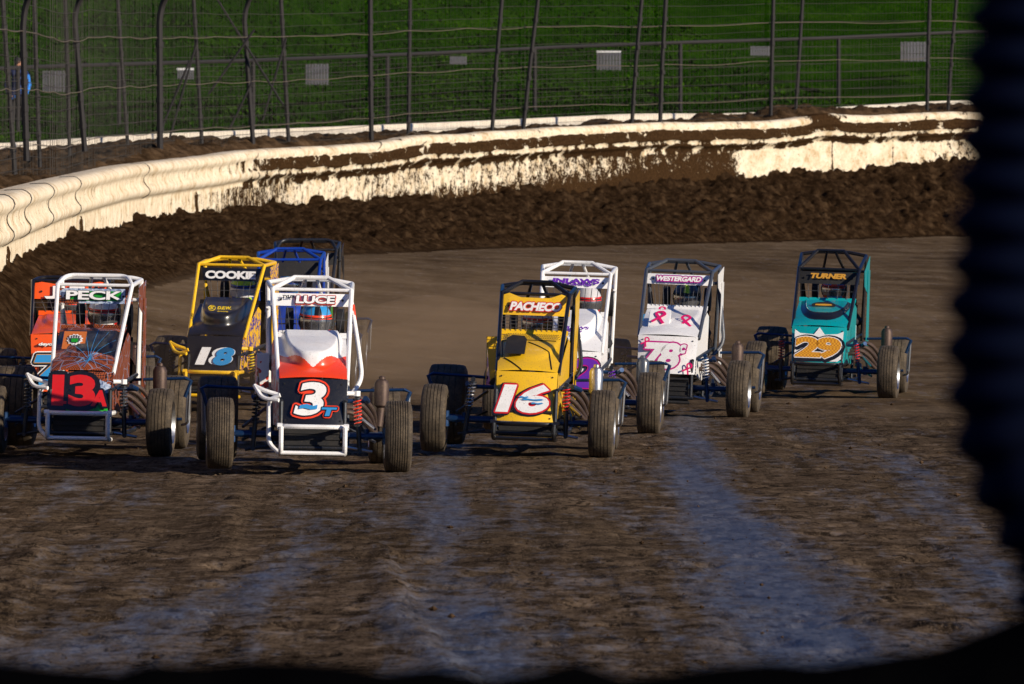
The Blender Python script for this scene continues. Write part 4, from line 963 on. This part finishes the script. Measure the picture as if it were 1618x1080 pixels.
def n16(t, P, Q, V):
    for dx, dz, k in ((.03, .0, .8), (.07, -.03, .45), (-.04, .018, .35)):
        t.prism([(-.11*k, .002), (-.05*k, .008), (.02*k, .001), (.10*k, .007), (.13*k, -.002), (.06*k, -.009), (-.02*k, -.004), (-.08*k, -.008)], Q(.02+dx, .475+dz)+Vector((0, -.0185, 0)), XA, V, .001, 3)
C16 = dict(x=817, Y=58.0, yaw=3.0, roll=2.0, label='yellow midget race car with black cage, square hood opening and number 16', tube=black, bumper=black, hoop=False, vw=.295, nw=.25, hw=.285, ncx=.105, zc=.985, zv=(1.15, 1.30), zt=1.43, zn=(.29, .70),
    nose=one(yellow), hood=one(yellow), visor=one(yellow), visor_bow=.035, name=[('PACHECO', .01, .0, .42, .066, [(0, .11), (1, .03)], .25)], name_mats=[red, white], sides=(yellow, yellow), sail=(yellow, .30), sail_full=True, pod=(.12, .50, .96, yellow), sweep=black,
    springs=(steel, red), number=[('16', -.005, -.02, .37, .21, [(0, .11, -.010, -.006), (1, .075), (2, .03)], .3)], num_mats=[black, red, white, sky_blue], number_fn=n16, head=(.0, 1.08),
    driver=('driver in white helmet with red stripes behind the square wire grid of the yellow car', white, redor, silver, suit_m, visor_m), extra=x16, bulge=.012, wires=12, hwires=4, muf=.74, mufm=steel)
# white car 22
def x22(root, hood, nose, P, hp):
    m = MB(); V = (0, .80, .60); c_ = Vector(hp(.55, .30))+Vector((0, -.02, .03)); lettering(m, 'INLAWS', c_, XA, V, .26, .040, [(0, .05)], .2); lettering(m, 'Racing', c_+Vector((0, -.02, -.03)), XA, V, .15, .035, [(0, .02)], .4); m.build('hood_lettering', purple, hood, smooth=False)
C22 = dict(roll=1.6, x=903, Y=63.2, yaw=3, label='white midget race car with purple INLAWS board, half hidden behind the yellow car', tube=white, bumper=None, vw=.325, nw=.28, zc=1.04, zv=(1.30, 1.40), zt=1.53, zn=(.39, .74),
    nose=one(white), hood=one(white), visor=one(white), name=[('INLAWS', 0, .012, .42, .042, [(0, .06)], .15), ('Racing', .03, -.018, .22, .032, [(0, .02)], .4)], name_mats=[purple], sides=(white, white), pod=None,
    springs=(purple, purple), number=[('22', .03, -.02, .46, .25, [(1, .075), (2, .045), (0, .015)], .3)], num_mats=[purple, black, magenta], head=(.09, 1.17), driver=('driver in silver helmet with red visor band in the white car behind the yellow one', silver, red, silver, suit_m, visor_m), extra=x22, bulge=.09, deep=.0, wires=10, hwires=0, muf=.68, mufm=bluegrey)
# white car 78 with pink ribbons
def x78(root, hood, nose, P, hp):
    m = MB(); V = (0, .80, .60); c_ = Vector(hp(.30, .42))+Vector((0, -.03, .03))
    m.prism([(-.10, -.13), (.10, -.13), (.10, .13), (-.10, .13)], c_, XA, V, .05, 0)
    ribbon(m, c_+Vector((0, -.006, .006)), XA, V, .17, 1, -.15); m.build('hood_box', [white, pink], hood, smooth=False)
    m = MB(); ribbon(m, Vector(hp(.74, .42))+Vector((0, -.012, .012)), XA, V, .16, 0); m.build('ribbon_sticker', pink, hood, smooth=False)
    m = MB(); ribbon(m, Vector(hp(.24, .86))+Vector((0, -.012, .012)), XA, V, .12, 0, -.6); m.build('ribbon_sticker', pink, hood, smooth=False)
def n78(t, P, Q, V):
    ribbon(t, Q(-.21, .72)+Vector((0, -.012, 0)), XA, V, .085, 3, -.5); ribbon(t, Q(.215, .48)+Vector((0, -.010, 0)), XA, V, .10, 3, -.5)
C78 = dict(roll=2.2, ncx=.045, x=1052, Y=67.6, yaw=6.5, label='white midget race car with pink ribbons and number 78c', tube=bluegrey, bumper=None, vw=.335, nw=.285, hw=.295, zc=1.02, zv=(1.265, 1.365), zt=1.50, zn=(.42, .78),
    nose=one(white), hood=one(white), visor=one(white), name=[('WESTERGARD', 0, .004, .44, .046, [(0, .22), (2, .15), (1, .03)], .25)], name_mats=[purple, white, magenta], sides=(white, white), sail=(white, .45), pod=(.06, .55, .96, sky_blue), sweep=bluegrey,
    springs=(matt_black, white), shock=bluesteel, number=[('78', -.05, -.01, .32, .225, [(0, .09), (1, .04)], .2), ('c', .15, .06, .05, .075, [(0, .16), (1, .05)], .2)], num_mats=[magenta, white, black, pink], number_fn=n78, head=(.04, 1.14),
    driver=('driver in dark patterned helmet behind the dense screen of the white ribbon car', bluegrey, black, lime, suit_m, visor_m), extra=x78, bulge=.01, wires=14, hwires=0, muf=.72)
# teal car 29
def n29(t, P, Q, V):
    pl = [(-.235, .415), (-.20, .385), (.20, .385), (.235, .415), (.245, .60), (.25, .72), (.19, .69), (.06, .68), (.005, .76), (-.05, .68), (-.19, .69), (-.245, .73), (-.245, .60)]
    pl = [(x*1.04, (z-.56)*.98-.01) for x, z in pl]; t.prism(pl, Q(0, .56)+Vector((0, .003, 0)), XA, V, .001, 3)
def x29(root, hood, nose, P, hp):
    m = MB(); V = (0, .80, .60); c_ = Vector(hp(.48, .70))+Vector((0, -.012, .012)); m.prism([(.13*math.cos(2*PI*k/24), .055*math.sin(2*PI*k/24)) for k in range(24)], c_, XA, V, .003, 0)
    m.prism([(-.09, -.008), (-.03, -.012), (.03, -.012), (.09, -.006), (.085, .014), (.0, .018), (-.085, .012)], c_+Vector((0, -.004, .003)), XA, V, .002, 1)
    m.build('oval_sticker', [matt_black, gold], hood, smooth=False)
    m = MB(); m.prism([(-.02, -.10), (.02, -.10), (.02, .10), (-.02, .10)], P(.335, .45, .66), (.3, -.8, 0), (0, 0, 1), .003); m.build('side_sticker', white, root, smooth=False)
def hood29(u, v):
    x = abs(u*2-1); q = (x/.92)**3+((1-v)/.86)**2.0; return 1 if .50 < q < .95 and v < .97 else 0
C29 = dict(roll=1.8, x=1298, Y=73.5, yaw=7.5, label='teal midget race car with dark cage and gold number 29 on a white crown plate', tube=black, bumper=black, hoop=False, vw=.333, nw=.285, hw=.30, zc=.99, zv=(1.18, 1.31), zt=1.535, zn=(.37, .745),
    nose=([teal], None), hood=([teal, black], hood29), visor=one(matt_black), name=[('TURNER', .0, .02, .38, .050, [(0, .06)], .3)], name_mats=[gold], sides=(teal, teal), sail=(teal, .52), sail_full=False, pod=None,
    springs=(red, red), shock=bluesteel, number=[('29', .0, -.03, .43, .195, [(1, .17, .010, -.010), (2, .08), (0, .05)], .0)], num_mats=[gold_check, black, white, white], number_fn=n29, head=(.02, 1.125),
    driver=('driver in blue and orange helmet under the dark TURNER board of the teal car', sky_blue, redor, orange, suit_m, visor_m), extra=x29, bulge=.022, wires=5, hwires=1, muf=.74)
# orange car 7 behind the copper one
C7 = dict(x=108, Y=65.0, yaw=-2, label='orange midget race car with blue number 7, half hidden behind the copper car', tube=black, bumper=None, cage='round', vw=.365, nw=.34, hw=.30, ncx=.0, zc=1.02, zv=(1.175, 1.315), zt=1.385, zn=(.33, .86),
    nose=one(orange), hood=one(orange), visor=one(orange), visor_bow=.02, name=[('J', -.15, -.01, .13, .11, [(0, .07), (1, .04)], 0), ('T', .06, -.01, .12, .10, [(0, .07), (1, .04)], 0), ('A', .24, -.01, .12, .10, [(0, .05)], 0)], name_mats=[black, white], sides=(orange, orange), pod=None,
    springs=(darksteel, darksteel), number=[('7', -.17, -.09, .30, .30, [(2, .10), (1, .075), (3, .035), (0, .02)], .35), ('deyoung', -.16, .17, .22, .035, [(1, .06), (2, .02)], .3)], num_mats=[sky_blue, black, white, gold], head=(.0, 1.10),
    driver=('driver with orange helmet partly seen in the orange car', orange, redor, orange, suit_m, visor_m), bulge=.02, wires=8, hwires=2)
CB = dict(ncx=.07, x=443, Y=74.5, yaw=0, label='dark race car with bright blue cage, mostly hidden behind the white and orange car', tube=blue, bumper=None, vw=.345, nw=.28, zc=1.02, zv=(1.24, 1.39), zt=1.535, zn=(.39, .74),
    nose=one(blue), hood=one(blue), visor=one(matt_black), name=[], name_mats=[white], sides=(blue, white), sail=(white, .9), pod=None, springs=(darksteel, darksteel), number=[('5', 0, 0, .2, .2, [(0, .05)], .2)], num_mats=[white], head=(.0, 1.14),
    driver=('driver in light blue helmet under the bright blue cage', sky_blue, blue, sky_blue, navy, visor_m), bulge=.06, wires=8, hwires=2)
CG = dict(ncx=.10, x=466, Y=78.6, yaw=0, label='farthest race car, its dark grey cage just showing above the bright blue cage', tube=darksteel, bumper=None, cage='round', vw=.355, nw=.28, zc=1.02, zv=(1.24, 1.38), zt=1.535, zn=(.39, .74),
    nose=one(bluegrey), hood=one(bluegrey), visor=one(matt_black), name=[], name_mats=[white], sides=(red, green), sail=(black, .8), pod=None, springs=(darksteel, darksteel), number=[('4', 0, 0, .2, .2, [(0, .05)], .2)], num_mats=[white], head=(.0, 1.14),
    driver=('driver in red helmet in the farthest car', red, white, red, suit_m, visor_m), bulge=.06, wires=8, hwires=1)
for c_ in (C3, C13, C18, C16, C22, C78, C29, C7, CB, CG): make_car(c_)

# ------------------------------------------------------------------ spectator behind the fence
def spectator():
    k, X, Y = curve_at(28, 9.8); base = img(28, 217, Y); H = 1.78; g = oz(k, 9.8)
    S = [(0, 0, .95), (0, .0, 1.12), (0, .01, 1.32), (0, 0, 1.46), (0, -.01, 1.54), (0, -.02, 1.63), (0, -.02, 1.72)]; R = [.15, .14, .16, .10, .055, .088, .075]; E = [(i, i+1) for i in range(6)]
    for sg in (-1, 1):
        b = len(S); S += [(sg*.19, 0, 1.42), (sg*.25, .02, 1.15), (sg*.21, -.12, .98), (sg*.17, -.17, .93)]; R += [.07, .055, .042, .036]; E += [(3, b), (b, b+1), (b+1, b+2), (b+2, b+3)]
        for f in range(4):
            c = len(S); S += [(sg*(.165-.018*f), -.215, .915), (sg*(.16-.018*f), -.245, .89)]; R += [.011, .009]; E += [(b+3, c), (c, c+1)]
        c = len(S); S += [(sg*.135, -.185, .945), (sg*.12, -.21, .94)]; R += [.012, .01]; E += [(b+3, c), (c, c+1)]
        b = len(S); S += [(sg*.10, 0, .88), (sg*.12, -.01, .48), (sg*.12, .02, .09), (sg*.13, -.14, .05)]; R += [.105, .07, .05, .04]; E += [(0, b), (b, b+1), (b+1, b+2), (b+2, b+3)]
    me = bpy.data.meshes.new('person'); me.from_pydata(S, E, []); o = bpy.data.objects.new('tmp', me); col.objects.link(o)
    o.modifiers.new('s', 'SKIN')
    for v, r in zip(me.skin_vertices[0].data, R): v.radius = (r, r)
    me.skin_vertices[0].data[0].use_root = True; o.modifiers.new('d', 'SUBSURF').levels = 2
    dg = bpy.context.evaluated_depsgraph_get(); bm_ = bpy.data.meshes.new_from_object(o.evaluated_get(dg)); bpy.data.objects.remove(o)
    bm_.materials.clear()
    for q in (navy, jacket, skin_m, suit_m): bm_.materials.append(q)
    for p in bm_.polygons:
        c = p.center; p.use_smooth = True
        p.material_index = 2 if c.z > 1.53 and c.y < .04 or (abs(c.x) < .3 and c.y < -.2 and c.z > .8) else (3 if c.z > 1.53 else (0 if c.z > .9 and c.x < .10 else (1 if c.z > .86 else 3)))
    p = bpy.data.objects.new('person', bm_); col.objects.link(p); p.location = (base.x, Y, base.z); p.scale = (1, 1, 1)
    tag(p, 'man in navy and bright blue jacket standing behind the fence at the far left', 'person')
    m = MB(); m.grid(lambda u, v: (.088*math.cos(u*2*PI)*math.cos(v*1.5), -.005+.098*math.sin(u*2*PI)*math.cos(v*1.5), 1.675+.095*math.sin(v*1.5)), 20, 8); m.build('hair', suit_m, p)
    m = MB(); m.box((0, -.105, 1.655), (.13, .02, .025)); m.box((0, -.112, 1.625), (.02, .025, .04)); m.build('sunglasses', matt_black, p)
spectator()

# ------------------------------------------------------------------ black ribbed pipe and dark bank close to the camera
def foreground():
    YP = 6.2; s = YP/FPX; R = 112
    edge = [(-260, 1526), (-120, 1530), (0, 1534), (60, 1530), (120, 1525), (236, 1518), (300, 1512), (363, 1506), (430, 1504), (500, 1497), (563, 1495), (626, 1499), (680, 1506), (735, 1524), (808, 1562), (870, 1593), (935, 1602), (1000, 1604), (1120, 1606), (1700, 1610)]
    ey = [a for a, b in edge]; ex = [b for a, b in edge]; ys = np.arange(-260, 1660, 4.); xs = smooth1(np.interp(ys, ey, ex), 15)
    pts = []; rs = []
    for y, x in zip(ys, xs):
        ph = (y % 65)/65; rib = .5-.5*math.cos(2*PI*ph); rr = R-24+24*rib**.7; rs.append(rr*s); pts.append(img(x+R-6, y, YP))
    m = MB(); base = img(CX, HY, YP); base = Vector((pts[-1].x, YP, 0)); m.tube([p-base for p in pts], rs, 28)
    o = m.build('corrugated_pipe', pipe_m, None, ang=1.5); o.location = base; tag(o, 'out of focus black ribbed plastic pipe standing upright at the right edge', 'pipe')
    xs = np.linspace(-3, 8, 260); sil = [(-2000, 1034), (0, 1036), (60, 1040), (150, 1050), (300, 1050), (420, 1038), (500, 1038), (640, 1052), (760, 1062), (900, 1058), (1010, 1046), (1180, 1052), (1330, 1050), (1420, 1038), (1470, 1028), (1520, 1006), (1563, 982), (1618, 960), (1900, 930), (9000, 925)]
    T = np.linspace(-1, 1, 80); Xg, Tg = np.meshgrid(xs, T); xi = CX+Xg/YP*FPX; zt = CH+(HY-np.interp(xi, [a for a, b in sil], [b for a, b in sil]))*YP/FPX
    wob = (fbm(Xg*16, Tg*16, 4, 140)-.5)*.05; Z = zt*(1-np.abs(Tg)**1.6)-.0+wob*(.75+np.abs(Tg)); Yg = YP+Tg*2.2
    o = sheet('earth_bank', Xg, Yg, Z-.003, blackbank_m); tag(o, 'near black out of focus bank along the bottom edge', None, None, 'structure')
foreground()

# ------------------------------------------------------------------ dust hanging behind the cars
def dust():
    def cloud(name, c, d, dens, label, seed):
        m = bpy.data.materials.new(name); m.use_nodes = True; n = m.node_tree.nodes; l = m.node_tree.links; n.clear()
        out = n.new('ShaderNodeOutputMaterial'); v = n.new('ShaderNodeVolumePrincipled'); v.inputs['Color'].default_value = (.62, .42, .25, 1)
        v.inputs['Density'].default_value = dens; v.inputs['Anisotropy'].default_value = .2; l.new(v.outputs[0], out.inputs['Volume'])
        b = MB(); rr = random.Random(seed)
        def f(u, w):
            a = u*2*PI; p = (w-.5)*PI; k = 1+.16*math.sin(3*a+seed)*math.cos(p)+.10*math.sin(5*a+2*p+seed)
            return (d[0]*k*math.cos(p)*math.cos(a), d[1]*k*math.cos(p)*math.sin(a), d[2]*(.5+.5*math.sin(p))*(1+.15*math.sin(2*a+seed)))
        b.grid(f, 40, 20); o = b.build('dust_cloud', m, None, ang=3); o.location = (c[0], c[1], ground_at(c[0], c[1])+.02); tag(o, label, 'dust', None, 'stuff')
    cloud('dust_air', (-.9, 84, 0), (4.2, 22, 1.25), .010, 'thin brown dust hanging behind the leading cars', 1)
    cloud('dust_air_low', (-.7, 74, 0), (2.4, 11, .9), .045, 'low brown dust between the white and orange car and the yellow car', 4)
    cloud('dust_air_right', (3.0, 92, 0), (3.4, 20, .9), .005, 'faint brown dust trailing the teal and white cars', 7)
dust()
